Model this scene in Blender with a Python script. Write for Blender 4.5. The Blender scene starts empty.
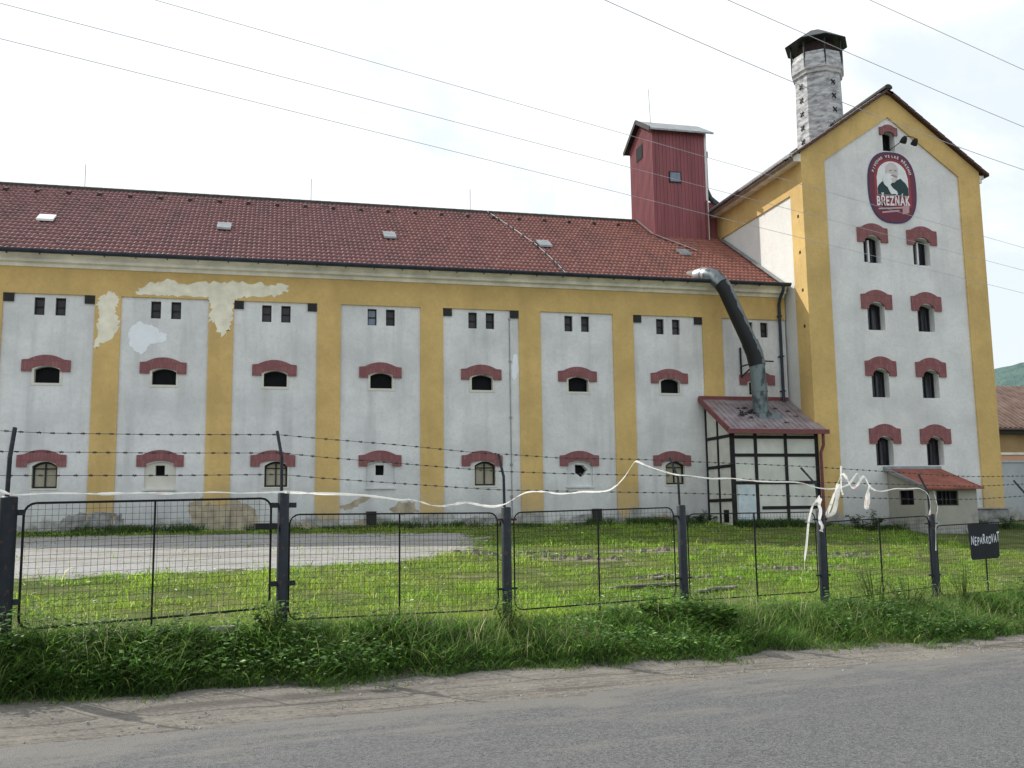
import bpy, bmesh, math, random
import numpy as np
from mathutils import Vector, Matrix
from mathutils.geometry import tessellate_polygon
rng = np.random.default_rng(7); random.seed(7)
S = bpy.context.scene; COL = S.collection
PI = math.pi

# ------------------------------------------------------------------ materials
class NT:
    def __init__(s, name):
        s.m = bpy.data.materials.new(name); s.m.use_nodes = True
        s.t = s.m.node_tree; s.t.nodes.clear()
        s.out = s.t.nodes.new('ShaderNodeOutputMaterial')
    def n(s, typ, ins=None, **props):
        nd = s.t.nodes.new('ShaderNode' + typ)
        for k, v in props.items(): setattr(nd, k, v)
        for k, v in (ins or {}).items(): s.set(nd.inputs[k], v)
        return nd
    def set(s, sock, v):
        if isinstance(v, bpy.types.NodeSocket): s.t.links.new(v, sock)
        else:
            if isinstance(v, tuple) and len(v) == 3 and sock.type == 'RGBA': v = v + (1,)
            sock.default_value = v
    def pos(s, scale=(1, 1, 1)):
        g = s.n('NewGeometry').outputs['Position']
        return s.n('VectorMath', {0: g, 1: scale}, operation='MULTIPLY').outputs[0]
    def xyz(s):
        return s.n('SeparateXYZ', {0: s.n('NewGeometry').outputs['Position']}).outputs
    def noise(s, scale, detail=5, vec=None, rough=.55, dist=0):
        return s.n('TexNoise', {'Vector': vec or s.pos(), 'Scale': scale, 'Detail': detail, 'Roughness': rough, 'Distortion': dist}).outputs['Fac']
    def ramp(s, v, a, b):
        return s.n('MapRange', {0: v, 1: a, 2: b, 3: 0., 4: 1.}).outputs[0]
    def math(s, op, a, b=0., c=0.):
        return s.n('Math', {0: a, 1: b, 2: c}, operation=op).outputs[0]
    def mix(s, f, a, b, bt='MIX'):
        nd = s.n('Mix', data_type='RGBA', blend_type=bt)
        s.set(nd.inputs[0], f); s.set(nd.inputs[6], a); s.set(nd.inputs[7], b)
        return nd.outputs[2]
    def bump(s, h, strength=.3, dist=.02):
        return s.n('Bump', {'Height': h, 'Strength': strength, 'Distance': dist}).outputs[0]
    def bsdf(s, col, rough=.8, metal=0., normal=None, spec=.3, **kw):
        d = {'Base Color': col, 'Roughness': rough, 'Metallic': metal, 'Specular IOR Level': spec}
        d.update(kw)
        if normal is not None: d['Normal'] = normal
        b = s.n('BsdfPrincipled', d)
        s.t.links.new(b.outputs[0], s.out.inputs[0]); return s.m

def plaster(name, base, dark, lowgrey=.45, streak=.35):
    T = NT(name)
    c = T.mix(T.ramp(T.noise(.7, 7, None, .62), .38, .68), base, dark)
    c = T.mix(T.math('MULTIPLY', T.ramp(T.noise(1.0, 5, T.pos((2.2, 2.2, .22))), .5, .8), streak), c, tuple(x * .72 for x in dark))
    c = T.mix(T.math('MULTIPLY', T.ramp(T.noise(9, 5), .45, .75), .3), c, tuple(x * .8 for x in dark))
    spots = T.ramp(T.noise(2.3, 7, None, .65), .66, .74)
    c = T.mix(T.math('MULTIPLY', spots, .35), c, tuple(min(1, x * 1.18) for x in base))
    z = T.xyz()[2]
    zz = T.math('ADD', z, T.math('MULTIPLY', T.math('SUBTRACT', T.noise(1.6, 6, None, .6), .5), 1.5))
    low = T.ramp(zz, lowgrey + .08, lowgrey - .12)
    rub = T.mix(T.ramp(T.noise(5, 6), .35, .65), (.24, .235, .225), (.47, .46, .43))
    c = T.mix(low, c, rub)
    damp = T.math('MULTIPLY', T.ramp(zz, 1.5, .2), .35)
    c = T.mix(damp, c, (.3, .3, .28))
    b = T.bump(T.math('ADD', T.noise(22, 6), T.math('MULTIPLY', T.noise(1.8, 5), 1.2)), .35, .03)
    return T.bsdf(c, .92, 0, b, .15)

def simple(name, col, rough=.7, metal=0., var=.25, scale=6, spec=.3, bump=.15, rust=None):
    T = NT(name)
    c = T.mix(T.ramp(T.noise(scale, 6), .3, .7), tuple(x * (1 - var) for x in col), tuple(min(1, x * (1 + var)) for x in col))
    if rust: c = T.mix(T.ramp(T.noise(scale * 1.7, 6, None, .65), .58, .68), c, rust)
    return T.bsdf(c, rough, metal, T.bump(T.noise(scale * 4, 4), bump, .01), spec)

M = {}
M['white'] = plaster('white_plaster', (.79, .79, .79), (.60, .60, .605), .24, .7)
M['white_tower'] = plaster('tower_plaster', (.79, .79, .78), (.63, .63, .63), .0, .35)
M['white_side'] = plaster('side_plaster', (.78, .77, .74), (.70, .69, .66), .0, .2)
M['ochre'] = plaster('ochre_plaster', (.72, .50, .205), (.56, .39, .16), .42, .3)
M['ochre_tower'] = plaster('ochre_tower_plaster', (.71, .495, .20), (.55, .385, .16), .18, .3)
M['cream'] = simple('cornice_cream', (.80, .765, .68), .9, 0, .2, 2)
M['patch_cream'] = simple('patch_cream_plaster', (.85, .80, .655), .95, 0, .14, 3.5, .1, .4)
M['patch_white'] = simple('patch_white_plaster', (.87, .90, .95), .95, 0, .05, 4, .1, .3)
M['patch_grey'] = simple('patch_grey_render', (.29, .285, .275), .95, 0, .45, 5, .1, .8)
M['patch_brown'] = simple('patch_brown_render', (.42, .36, .27), .95, 0, .3, 4, .1, .8)
M['surround'] = simple('window_surround', (.66, .64, .57), .9, 0, .08, 4)
M['dark_metal'] = simple('dark_metal', (.03, .033, .037), .5, .3, .3, 8)
M['gutter'] = simple('gutter_metal', (.045, .055, .075), .45, .4, .3, 3)
M['zinc'] = simple('zinc_sheet', (.28, .30, .31), .45, .6, .25, 3)
M['frame_dark'] = simple('dark_window_frame', (.022, .02, .02), .6)
M['frame_white'] = simple('white_window_frame', (.78, .78, .78), .5, 0, .05)
M['post'] = simple('post_paint', (.013, .018, .027), .5, .2, .3, 9, .4, .2, (.07, .035, .02))
M['mesh'] = simple('rusty_mesh', (.016, .014, .015), .7, .3, .3, 12, .3, .1)
M['barb'] = simple('barbed_steel', (.06, .055, .06), .6, .5)
M['wire'] = simple('cable_black', (.5, .5, .53), .5)
M['timber'] = simple('dark_timber', (.022, .02, .022), .75, 0, .4, 7, .2, .4)
M['infill'] = simple('shed_infill', (.62, .62, .575), .9, 0, .12, 2.5)
M['door_blue'] = simple('pale_door', (.55, .62, .66), .75, 0, .12, 4, .2, .2, (.42, .45, .45))
M['red_trim'] = simple('red_trim', (.19, .06, .065), .6, 0, .2)
M['wood_grey'] = simple('weathered_wood', (.23, .21, .185), .9, 0, .35, 9, .1, .5)
M['rubble'] = simple('rubble_stone', (.21, .19, .165), .95, 0, .4, 5, .1, .5)
M['concrete'] = simple('concrete', (.33, .32, .30), .95, 0, .25, 5, .1, .5)
M['soot'] = simple('peeling_tar', (.016, .016, .018), .8)
M['black_board'] = simple('black_board', (.013, .014, .018), .6, 0, .25, 6)
M['paint_white'] = simple('hand_paint_white', (.72, .76, .82), .7, 0, .1, 30)
M['lean_wall'] = plaster('leanto_plaster', (.44, .42, .355), (.34, .33, .28), .05, .3)
M['grey_wall'] = plaster('grey_yard_wall', (.52, .56, .60), (.40, .43, .47), .15, .4)
M['tan'] = simple('tan_plaster', (.36, .24, .125), .9, 0, .2, 1)
M['salmon'] = simple('salmon_plaster', (.60, .35, .24), .9, 0, .1, 1)
def pane(name, col, rough, spec, curtain=None):
    T = NT(name); c = T.mix(T.ramp(T.noise(2.5, 3), .35, .7), col, tuple(x * 1.9 for x in col))
    if curtain: c = T.mix(T.ramp(T.noise(14, 3, T.pos((1, 1, .06))), .45, .62), c, curtain)
    return T.bsdf(c, rough, 0, T.bump(T.noise(3, 2), .06, .02), spec)
M['glass_dark'] = pane('dark_opening', (.006, .006, .007), .5, .1)
M['glass_small'] = pane('dusty_small_pane', (.035, .032, .038), .35, .3)
M['glass_tower'] = pane('tower_glass', (.012, .013, .018), .12, .35, (.06, .06, .075))
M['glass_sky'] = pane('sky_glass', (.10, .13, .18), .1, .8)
M['pane_beige'] = simple('beige_boarded_pane', (.40, .37, .28), .7, 0, .12, 3)

def brick():
    T = NT('red_brick_paint'); v = T.pos((1, 1, 1))
    x = T.xyz()
    vec = T.n('CombineXYZ', {0: x[0], 1: x[2], 2: 0.}).outputs[0]
    b = T.n('TexBrick', {'Vector': vec, 'Color1': (.255, .102, .11, 1), 'Color2': (.325, .142, .148, 1), 'Mortar': (.215, .105, .107, 1), 'Scale': 1., 'Mortar Size': .011, 'Brick Width': .092, 'Row Height': .26})
    c = T.mix(T.math('MULTIPLY', T.ramp(T.noise(7, 5), .4, .75), .5), b.outputs[0], (.19, .075, .08))
    return T.bsdf(c, .9, 0, T.bump(b.outputs[1], -.4, .02), .15)
M['brick'] = brick()

def roof_mat(name, left, right, x0, x1, tw=.2, rowdy=.3):
    T = NT(name); x = T.xyz()
    tx = T.math('FLOOR', T.math('DIVIDE', x[0], tw)); ty = T.math('FLOOR', T.math('DIVIDE', T.math('ADD', x[1], .45), rowdy))
    wn = T.n('TexWhiteNoise', {'Vector': T.n('CombineXYZ', {0: tx, 1: ty, 2: 0.}).outputs[0]}, noise_dimensions='3D').outputs[0]
    g = T.ramp(T.math('ADD', x[0], T.math('MULTIPLY', T.math('SUBTRACT', T.noise(.35, 5), .5), 7.)), x0, x1)
    c = T.mix(g, left, right)
    c = T.mix(T.math('MULTIPLY', wn, .38), c, tuple(v * .5 for v in left))
    c = T.mix(T.math('MULTIPLY', T.ramp(T.noise(1.9, 7, None, .65), .55, .78), .5), c, (.085, .07, .068))
    c = T.mix(T.math('MULTIPLY', T.ramp(T.noise(1.1, 6, T.pos((1.5, .35, .35))), .5, .8), .5), c, (.06, .05, .05))
    return T.bsdf(c, .6, 0, T.bump(T.noise(30, 4), .2, .01), .35)
M['tiles'] = roof_mat('clay_roof_tiles', (.235, .105, .105), (.37, .14, .095), 8, 26, .155, .302)
M['tiles_tower'] = roof_mat('tower_roof_tiles', (.075, .04, .036), (.085, .045, .04), 6, 24)
M['vent_tile'] = simple('dark_vent_tile', (.055, .03, .028), .8)
M['ridge'] = simple('mossy_ridge_tile', (.055, .058, .05), .85, 0, .4, 6)
M['asbestos'] = simple('old_brown_roof', (.17, .115, .095), .85, 0, .35, 1.6)
M['lean_roof'] = simple('red_felt_roof', (.27, .10, .075), .85, 0, .25, 3, .1, .4, (.22, .13, .11))
def shedroof():
    T = NT('shed_metal_sheet'); c = T.mix(T.ramp(T.noise(2.2, 6), .35, .7), (.25, .205, .22), (.40, .35, .37))
    c = T.mix(T.ramp(T.noise(3.1, 5, None, .65), .60, .66), c, (.24, .10, .09))
    return T.bsdf(c, .45, .3, None, .4)
M['shedroof'] = shedroof()
def redclad():
    T = NT('red_cladding'); c = T.mix(T.ramp(T.noise(1.3, 5, T.pos((3, 3, .3))), .35, .75), (.33, .115, .13), (.23, .08, .092))
    c = T.mix(T.math('MULTIPLY', T.ramp(T.noise(5, 6), .55, .8), .4), c, (.33, .12, .12))
    return T.bsdf(c, .6, 0, T.bump(T.noise(14, 4), .15, .01), .3)
M['red'] = redclad()
def duct(name, a, b, th=(.5, .62)):
    T = NT(name); c = T.mix(T.ramp(T.noise(3.2, 6, T.pos((1, 1, .6)), .6), *th), a, b)
    return T.bsdf(c, .4, .35, None, .4)
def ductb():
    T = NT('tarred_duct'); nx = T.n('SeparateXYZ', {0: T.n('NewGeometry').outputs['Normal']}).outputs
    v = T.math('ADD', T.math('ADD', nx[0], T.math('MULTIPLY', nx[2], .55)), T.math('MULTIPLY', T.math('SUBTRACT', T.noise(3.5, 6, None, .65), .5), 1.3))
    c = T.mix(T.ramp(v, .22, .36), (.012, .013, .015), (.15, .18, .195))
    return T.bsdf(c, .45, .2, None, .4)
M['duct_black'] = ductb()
M['duct_grey'] = duct('grey_duct', (.16, .20, .21), (.05, .062, .066))
M['duct_elbow'] = duct('blue_grey_duct', (.10, .125, .14), (.02, .023, .026))
M['duct_bright'] = duct('galvanised_duct', (.40, .42, .43), (.22, .23, .24))
def chim():
    T = NT('limewashed_chimney_brick'); x = T.xyz()
    rows = T.n('TexWave', {'Vector': T.pos(), 'Scale': 2.2, 'Distortion': 3., 'Detail': 3., 'Detail Scale': 2.}, wave_type='BANDS', bands_direction='Z').outputs['Fac']
    n = T.noise(2.6, 7, T.pos((1, 1, 2.6)), .65)
    c = T.mix(T.ramp(n, .42, .62), (.62, .62, .62), (.24, .24, .26))
    c = T.mix(T.math('MULTIPLY', rows, .3), c, (.3, .3, .32))
    return T.bsdf(c, .9, 0, T.bump(n, .5, .03), .15)
M['chimney'] = chim()
M['cowl'] = simple('chimney_cowl', (.035, .042, .045), .5, .3, .4, 4)
M['cowl_in'] = simple('cowl_boards', (.045, .028, .028), .9)
# sign colours
for k, c in dict(s_blue=(.055, .045, .14), s_wine=(.155, .035, .06), s_red=(.30, .045, .065), s_pink=(.52, .30, .32), s_white=(.78, .79, .80), s_coat=(.018, .05, .055), s_skin=(.62, .56, .55), s_shade=(.30, .27, .28), s_grey=(.45, .42, .43)).items():
    M[k] = simple('sign_' + k[2:], c, .55, 0, .08, 5, .3, .05)
def tape():
    T = NT('barrier_tape'); x = T.xyz()
    w = T.math('FRACT', T.math('MULTIPLY', T.math('ADD', x[0], T.math('MULTIPLY', x[2], 1.)), 3.3))
    c = T.mix(T.math('MULTIPLY', T.ramp(w, .62, .68), T.ramp(T.noise(2.2, 2), .58, .66)), (.90, .89, .87), (.78, .58, .53))
    b = T.n('BsdfPrincipled', {'Base Color': c, 'Roughness': .45})
    tr = T.n('BsdfTranslucent', {'Color': c})
    mx = T.n('MixShader', {0: .45, 1: b.outputs[0], 2: tr.outputs[0]})
    T.t.links.new(mx.outputs[0], T.out.inputs[0]); return T.m
M['tape'] = tape()
def leafmat(name, trans=.45, spec=.25):
    T = NT(name); at = T.n('Attribute', attribute_name='Col').outputs['Color']
    b = T.n('BsdfPrincipled', {'Base Color': at, 'Roughness': .55, 'Specular IOR Level': spec})
    bright = T.n('HueSaturation', {'Color': at, 'Saturation': 1.05, 'Value': 2.1}).outputs[0]
    tr = T.n('BsdfTranslucent', {'Color': bright})
    mx = T.n('MixShader', {0: trans, 1: b.outputs[0], 2: tr.outputs[0]})
    T.t.links.new(mx.outputs[0], T.out.inputs[0]); return T.m
M['blade'] = leafmat('grass_blades'); M['leaf'] = leafmat('weed_leaves', .35)
M['stem'] = simple('weed_stem', (.10, .13, .03), .8)
def hillm():
    T = NT('forest_hill')
    n = T.noise(.06, 8, None, .7)
    c = T.mix(T.ramp(n, .35, .7), (.045, .085, .06), (.13, .20, .115))
    c = T.mix(.3, c, (.20, .30, .36))  # blue distance haze put into the forest colour as an even mix
    return T.bsdf(c, .95, 0, T.bump(n, 1., 6.), .05)
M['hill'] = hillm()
def asphalt():
    T = NT('worn_asphalt')
    sp = T.n('TexVoronoi', {'Vector': T.pos(), 'Scale': 85.}).outputs['Color']
    spv = T.n('SeparateColor', {0: sp}).outputs[0]
    c = T.mix(spv, (.043, .044, .048), (.165, .166, .168))
    big = T.noise(.55, 6, T.pos((1, 1, 1)), .6)
    c = T.mix(T.ramp(big, .35, .7), c, T.mix(.4, c, (.125, .125, .127)))
    c = T.mix(T.math('MULTIPLY', T.ramp(T.noise(9, 7, None, .7), .58, .74), .35), c, (.17, .168, .165))
    c = T.mix(T.math('MULTIPLY', T.ramp(T.noise(2.1, 7, None, .7), .6, .72), .4), c, (.05, .05, .05))
    dust = T.n('Attribute', attribute_name='dust').outputs['Fac']
    dn = T.ramp(T.math('ADD', dust, T.math('MULTIPLY', T.math('SUBTRACT', T.noise(1.0, 9, T.n('VectorMath', {0: T.n('VectorRotate', {'Vector': T.pos(), 'Angle': -math.radians(17.725)}, rotation_type='Z_AXIS').outputs[0], 1: (1.0, 4.5, 1)}, operation='MULTIPLY').outputs[0], .72), .5), 2.6)), .45, .85)
    c = T.mix(T.math('MULTIPLY', dn, .75), c, T.mix(T.noise(40, 6, None, .7), (.10, .096, .09), (.235, .22, .20)))
    h = T.n('TexVoronoi', {'Vector': T.pos(), 'Scale': 85.}).outputs['Distance']
    return T.bsdf(c, .85, 0, T.bump(T.math('ADD', h, T.noise(12, 6)), .6, .012), .25)
M['asphalt'] = asphalt()
def groundm():
    T = NT('ground_soil')
    gr = T.n('Attribute', attribute_name='gravel').outputs['Fac']; di = T.n('Attribute', attribute_name='dirt').outputs['Fac']
    n = T.noise(2.6, 8, None, .68)
    grm = T.ramp(T.math('ADD', gr, T.math('MULTIPLY', T.math('SUBTRACT', n, .5), 1.9)), .42, .58)
    dim = T.ramp(T.math('ADD', di, T.math('MULTIPLY', T.math('SUBTRACT', n, .5), .9)), .42, .6)
    soil = T.mix(T.ramp(T.noise(1.1, 6), .35, .7), (.06, .085, .022), (.13, .15, .045))
    soil = T.mix(T.math('MULTIPLY', T.ramp(T.noise(1.3, 8, None, .7), .56, .68), .75), soil, (.27, .23, .16))
    grav = T.mix(T.ramp(T.noise(38, 6, None, .7), .35, .68), (.22, .22, .225), (.50, .49, .475))
    grav = T.mix(T.math('MULTIPLY', T.ramp(T.noise(1.0, 8, T.pos((.3, 1.3, 1)), .68), .46, .62), .7), grav, (.24, .215, .185))
    grav = T.mix(T.math('MULTIPLY', T.ramp(T.noise(2.3, 8, T.pos((.5, 1.2, 1)), .7), .6, .68), .6), grav, (.11, .13, .055))
    grav = T.mix(T.math('MULTIPLY', T.ramp(T.noise(6, 7, None, .7), .55, .66), .6), grav, (.17, .155, .14))
    # wheel tracks and clods on the shoulder run along the road
    g = T.n('NewGeometry').outputs['Position']
    rot = T.n('VectorRotate', {'Vector': g, 'Angle': -math.radians(17.725)}, rotation_type='Z_AXIS').outputs[0]
    tr = T.noise(1.0, 7, T.n('VectorMath', {0: rot, 1: (.45, 4.5, 1)}, operation='MULTIPLY').outputs[0], .65)
    fine = T.noise(26, 8, None, .75)
    dirt = T.mix(T.ramp(fine, .33, .68), (.125, .115, .102), (.285, .262, .232))
    dirt = T.mix(T.math('MULTIPLY', T.ramp(tr, .52, .64), .75), dirt, (.10, .09, .083))
    dirt = T.mix(T.math('MULTIPLY', T.ramp(T.noise(1.7, 7, None, .65), .5, .66), .5), dirt, (.29, .265, .23))
    c = T.mix(grm, soil, grav); c = T.mix(dim, c, dirt)
    ba = T.n('Attribute', attribute_name='bare').outputs['Fac']
    bam = T.ramp(T.math('ADD', ba, T.math('MULTIPLY', T.math('SUBTRACT', n, .5), 1.6)), .4, .7)
    c = T.mix(T.math('MULTIPLY', bam, .85), c, T.mix(T.ramp(fine, .35, .65), (.16, .13, .095), (.34, .30, .24)))
    h = T.math('ADD', T.math('ADD', T.math('MULTIPLY', fine, .6), T.math('MULTIPLY', tr, 1.2)), T.math('MULTIPLY', T.noise(7, 6), .8))
    return T.bsdf(c, .95, 0, T.bump(h, .9, .045), .1)
M['ground'] = groundm()

# ------------------------------------------------------------------ mesh builder
ORG = {}
class MB:
    def __init__(s): s.v = []; s.f = []; s.mi = []; s.cur = 0
    def face(s, pts):
        i = len(s.v); s.v += [tuple(p) for p in pts]; s.f.append(tuple(range(i, i + len(pts)))); s.mi.append(s.cur)
    def box(s, x0, x1, y0, y1, z0, z1):
        i = len(s.v)
        s.v += [(x, y, z) for z in (z0, z1) for y in (y0, y1) for x in (x0, x1)]
        for q in ((0, 2, 3, 1), (4, 5, 7, 6), (0, 1, 5, 4), (2, 6, 7, 3), (0, 4, 6, 2), (1, 3, 7, 5)):
            s.f.append(tuple(i + k for k in q)); s.mi.append(s.cur)
        return s
    def hexa(s, p):   # 8 points: bottom 4 loop, top 4 loop
        i = len(s.v); s.v += [tuple(q) for q in p]
        for q in ((3, 2, 1, 0), (4, 5, 6, 7), (0, 1, 5, 4), (1, 2, 6, 5), (2, 3, 7, 6), (3, 0, 4, 7)):
            s.f.append(tuple(i + k for k in q)); s.mi.append(s.cur)
        return s
    def bar(s, a, b, w, h=None, up=(0, 0, 1)):
        a, b = Vector(a), Vector(b); h = h or w; d = (b - a).normalized(); up = Vector(up)
        if abs(d.dot(up)) > .98: up = Vector((0, 1, 0))
        x = d.cross(up).normalized() * (w / 2); y = x.cross(d).normalized() * (h / 2)
        s.hexa([a - x - y, a + x - y, a + x + y, a - x + y, b - x - y, b + x - y, b + x + y, b - x + y]); return s
    def tube(s, pts, r, seg=8, cap=True):
        pts = [Vector(p) for p in pts]; rings = []
        rr = r if isinstance(r, (list, tuple)) else [r] * len(pts)
        up = Vector((0, 0, 1)); prev = None
        for k, p in enumerate(pts):
            d = (pts[min(k + 1, len(pts) - 1)] - pts[max(k - 1, 0)]).normalized()
            if prev is None:
                u = up if abs(d.dot(up)) < .9 else Vector((0, 1, 0)); x = d.cross(u).normalized()
            else: x = (prev - d * prev.dot(d)).normalized()
            prev = x; y = d.cross(x); i = len(s.v)
            s.v += [tuple(p + (x * math.cos(2 * PI * j / seg) + y * math.sin(2 * PI * j / seg)) * rr[k]) for j in range(seg)]
            rings.append(i)
        for a, b in zip(rings, rings[1:]):
            for j in range(seg):
                s.f.append((a + j, a + (j + 1) % seg, b + (j + 1) % seg, b + j)); s.mi.append(s.cur)
        if cap:
            s.f.append(tuple(rings[0] + j for j in range(seg))[::-1]); s.mi.append(s.cur)
            s.f.append(tuple(rings[-1] + j for j in range(seg))); s.mi.append(s.cur)
        return s
    def prism(s, poly, a, b, fn=None):   # poly (p,q) extruded from a to b; fn(p,q,t)->xyz ; default facade (x,z), y=t
        fn = fn or (lambda p, q, t: (p, t, q))
        i = len(s.v); n = len(poly)
        s.v += [fn(p, q, a) for p, q in poly] + [fn(p, q, b) for p, q in poly]
        for tri in tessellate_polygon([[Vector((p, q, 0)) for p, q in poly]]):
            s.f.append(tuple(i + k for k in tri)); s.mi.append(s.cur)
            s.f.append(tuple(i + n + k for k in tri[::-1])); s.mi.append(s.cur)
        for k in range(n):
            j = (k + 1) % n; s.f.append((i + k, i + j, i + n + j, i + n + k)); s.mi.append(s.cur)
        return s
    def sheet(s, loops, fn):   # flat face with holes
        i = len(s.v); L = [[Vector((p, q, 0)) for p, q in lp] for lp in loops]
        for lp in loops: s.v += [fn(p, q) for p, q in lp]
        for tri in tessellate_polygon(L):
            s.f.append(tuple(i + k for k in tri)); s.mi.append(s.cur)
        return s
    def ring(s, loop, fa, fb):   # reveal faces
        i = len(s.v); n = len(loop)
        s.v += [fa(p, q) for p, q in loop] + [fb(p, q) for p, q in loop]
        for k in range(n):
            j = (k + 1) % n; s.f.append((i + k, i + j, i + n + j, i + n + k)); s.mi.append(s.cur)
        return s
    def build(s, name, mats, parent=None, smooth=False, recalc=True, bevel=0):
        me = bpy.data.meshes.new(name)
        o0 = ORG.get(parent.name, Vector((0, 0, 0))) if parent else Vector((0, 0, 0))
        me.from_pydata([tuple(Vector(v) - o0) for v in s.v], [], s.f)
        for m in (mats if isinstance(mats, (list, tuple)) else [mats]): me.materials.append(M[m])
        me.polygons.foreach_set('material_index', s.mi)
        if recalc or bevel:
            bm = bmesh.new(); bm.from_mesh(me)
            bmesh.ops.remove_doubles(bm, verts=bm.verts, dist=1e-5)
            if recalc: bmesh.ops.recalc_face_normals(bm, faces=bm.faces)
            if bevel: bmesh.ops.bevel(bm, geom=[e for e in bm.edges if e.calc_face_angle(0) > .5], offset=bevel, segments=2, affect='EDGES')
            bm.to_mesh(me); bm.free()
        if smooth:
            me.polygons.foreach_set('use_smooth', [True] * len(me.polygons))
            try: me.set_sharp_from_angle(angle=math.radians(40))
            except Exception: pass
        ob = bpy.data.objects.new(name, me); COL.objects.link(ob)
        if parent: ob.parent = parent
        ORG[ob.name] = o0
        return ob

def tag(o, label=None, cat=None, group=None, kind=None):
    for k, v in (('label', label), ('category', cat), ('group', group), ('kind', kind)):
        if v: o[k] = v
    return o
def thing(name, loc, label, cat, group=None, rz=0):
    o = bpy.data.objects.new(name, None); COL.objects.link(o); o.location = loc; o.empty_display_size = .3
    o.rotation_euler.z = rz; ORG[o.name] = Vector(loc) if rz == 0 else Vector((0, 0, 0))
    return tag(o, label, cat, group)
def dup(o, loc, rz, label, group):
    c = o.copy(); COL.objects.link(c); c.location = loc; c.rotation_euler.z = rz
    tag(c, label, None, group)
    def rec(a, b):
        for ch in list(a.children):
            d = ch.copy(); COL.objects.link(d); d.parent = b; rec(ch, d)
    rec(o, c); return c
def npmesh(name, verts, faces4=None, faces3=None, mat=None, col=None, parent=None):
    me = bpy.data.meshes.new(name); nv = len(verts)
    parts = []; tot = []
    if faces4 is not None and len(faces4): parts.append(faces4.reshape(-1)); tot.append(np.full(len(faces4), 4, np.int32))
    if faces3 is not None and len(faces3): parts.append(faces3.reshape(-1)); tot.append(np.full(len(faces3), 3, np.int32))
    li = np.concatenate(parts).astype(np.int32); lt = np.concatenate(tot); ls = np.concatenate([[0], np.cumsum(lt)[:-1]]).astype(np.int32)
    me.vertices.add(nv); me.vertices.foreach_set('co', verts.astype(np.float32).reshape(-1))
    me.loops.add(len(li)); me.loops.foreach_set('vertex_index', li)
    me.polygons.add(len(lt)); me.polygons.foreach_set('loop_start', ls); me.polygons.foreach_set('loop_total', lt)
    me.update(calc_edges=True)
    if col is not None:
        a = me.color_attributes.new('Col', 'FLOAT_COLOR', 'POINT')
        a.data.foreach_set('color', np.concatenate([col, np.ones((nv, 1))], 1).astype(np.float32).reshape(-1))
    if mat: me.materials.append(M[mat])
    o = bpy.data.objects.new(name, me); COL.objects.link(o)
    if parent: o.parent = parent
    return o

# ------------------------------------------------------------------ terrain frame
CAM = np.array([5.5429, -30.636, .3146])
P0 = np.array([3.340, -21.231]); EV = np.array([.95253, .30446]); NV = np.array([-.30446, .95253])
FANG = math.atan2(EV[1], EV[0])
DF = 9.629
def td(x, y): return (x - P0[0]) * EV[0] + (y - P0[1]) * EV[1], (x - CAM[0]) * NV[0] + (y - CAM[1]) * NV[1]
C0T, C0D = td(CAM[0], CAM[1])
def xy(t, d):
    t = np.asarray(t, float); d = np.asarray(d, float)
    return P0[0] + EV[0] * t + NV[0] * (d - DF), P0[1] + EV[1] * t + NV[1] * (d - DF)
def sm(x, a, b):
    w = np.clip((x - a) / (b - a), 0, 1); return w * w * (3 - 2 * w)
def foot(t): return 9.02 - .062 * np.clip(t, -6, 16) + .10 * np.sin(t * 1.7) + .07 * np.sin(t * 4.1 + 1) + .05 * np.sin(t * 9.7)
def wob(x, y): return .5 * np.sin(x * .9 + 1.3 * np.sin(y * .7)) + .3 * np.sin(y * 1.7 + x * .6) + .2 * np.sin(x * 3.1 - y * 2.3)
def road_z(t, d): return -1.15 - .0225 * np.clip(t, -40, 60)
def ground_z(x, y):
    x = np.asarray(x, float); y = np.asarray(y, float)
    t, d = td(x, y); tc = np.clip(t, -40, 60)
    zf = -.72 - .0225 * tc
    yf = P0[1] + (x - P0[0]) * EV[1] / EV[0]
    w = np.clip((y - yf) / np.maximum(-1 - yf, 4), 0, 1)
    zb = np.where(x > 23, -.14, 0.) * sm(x, 20, 24)
    yard = zf + (zb - zf) * w ** 1.2 + .025 * wob(x, y) * sm(w, .02, .1) * (1 - sm(w, .9, 1))
    sh = road_z(t, d) + .05 * sm(d, 7.5, 8.9) + .012 * wob(x * 3, y * 3) * sm(d, 7.55, 7.9)
    return np.where(d < 7.45, road_z(t, d), sh + (yard - sh) * sm(d, foot(t) - .05, np.maximum(foot(t) + .35, DF - .02)))
GRAV = [(-12, -16.3), (-5, -15.6), (1.85, -14.6), (3.21, -13.6), (4.4, -13.0), (5.88, -12.29), (6.83, -11.26), (7.99, -11.0), (9.37, -9.45), (10.06, -7.63), (10.9, -5.32), (10.7, -3.4), (6.3, -2.3), (1.1, -2.1), (-5, -2.1), (-12, -2.0)]
def poly_sdf(x, y, poly):
    p = np.array(poly); d = np.full(x.shape, 1e9); ins = np.zeros(x.shape, bool)
    for a, b in zip(p, np.roll(p, -1, 0)):
        e = b - a; wx = x - a[0]; wy = y - a[1]; h = np.clip((wx * e[0] + wy * e[1]) / (e @ e), 0, 1)
        d = np.minimum(d, np.hypot(wx - h * e[0], wy - h * e[1]))
        c = ((a[1] > y) != (b[1] > y)) & (x < (b[0] - a[0]) * (y - a[1]) / ((b[1] - a[1]) or 1e-9) + a[0]); ins ^= c
    return np.where(ins, d, -d)
def gravel_mask(x, y): return np.clip(.5 + poly_sdf(x, y, GRAV) / 1.6, 0, 1)
def dirt_mask(t, d): return np.clip(np.minimum((foot(t) + .12 - d) / .25 + .5, 1), 0, 1)

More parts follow.
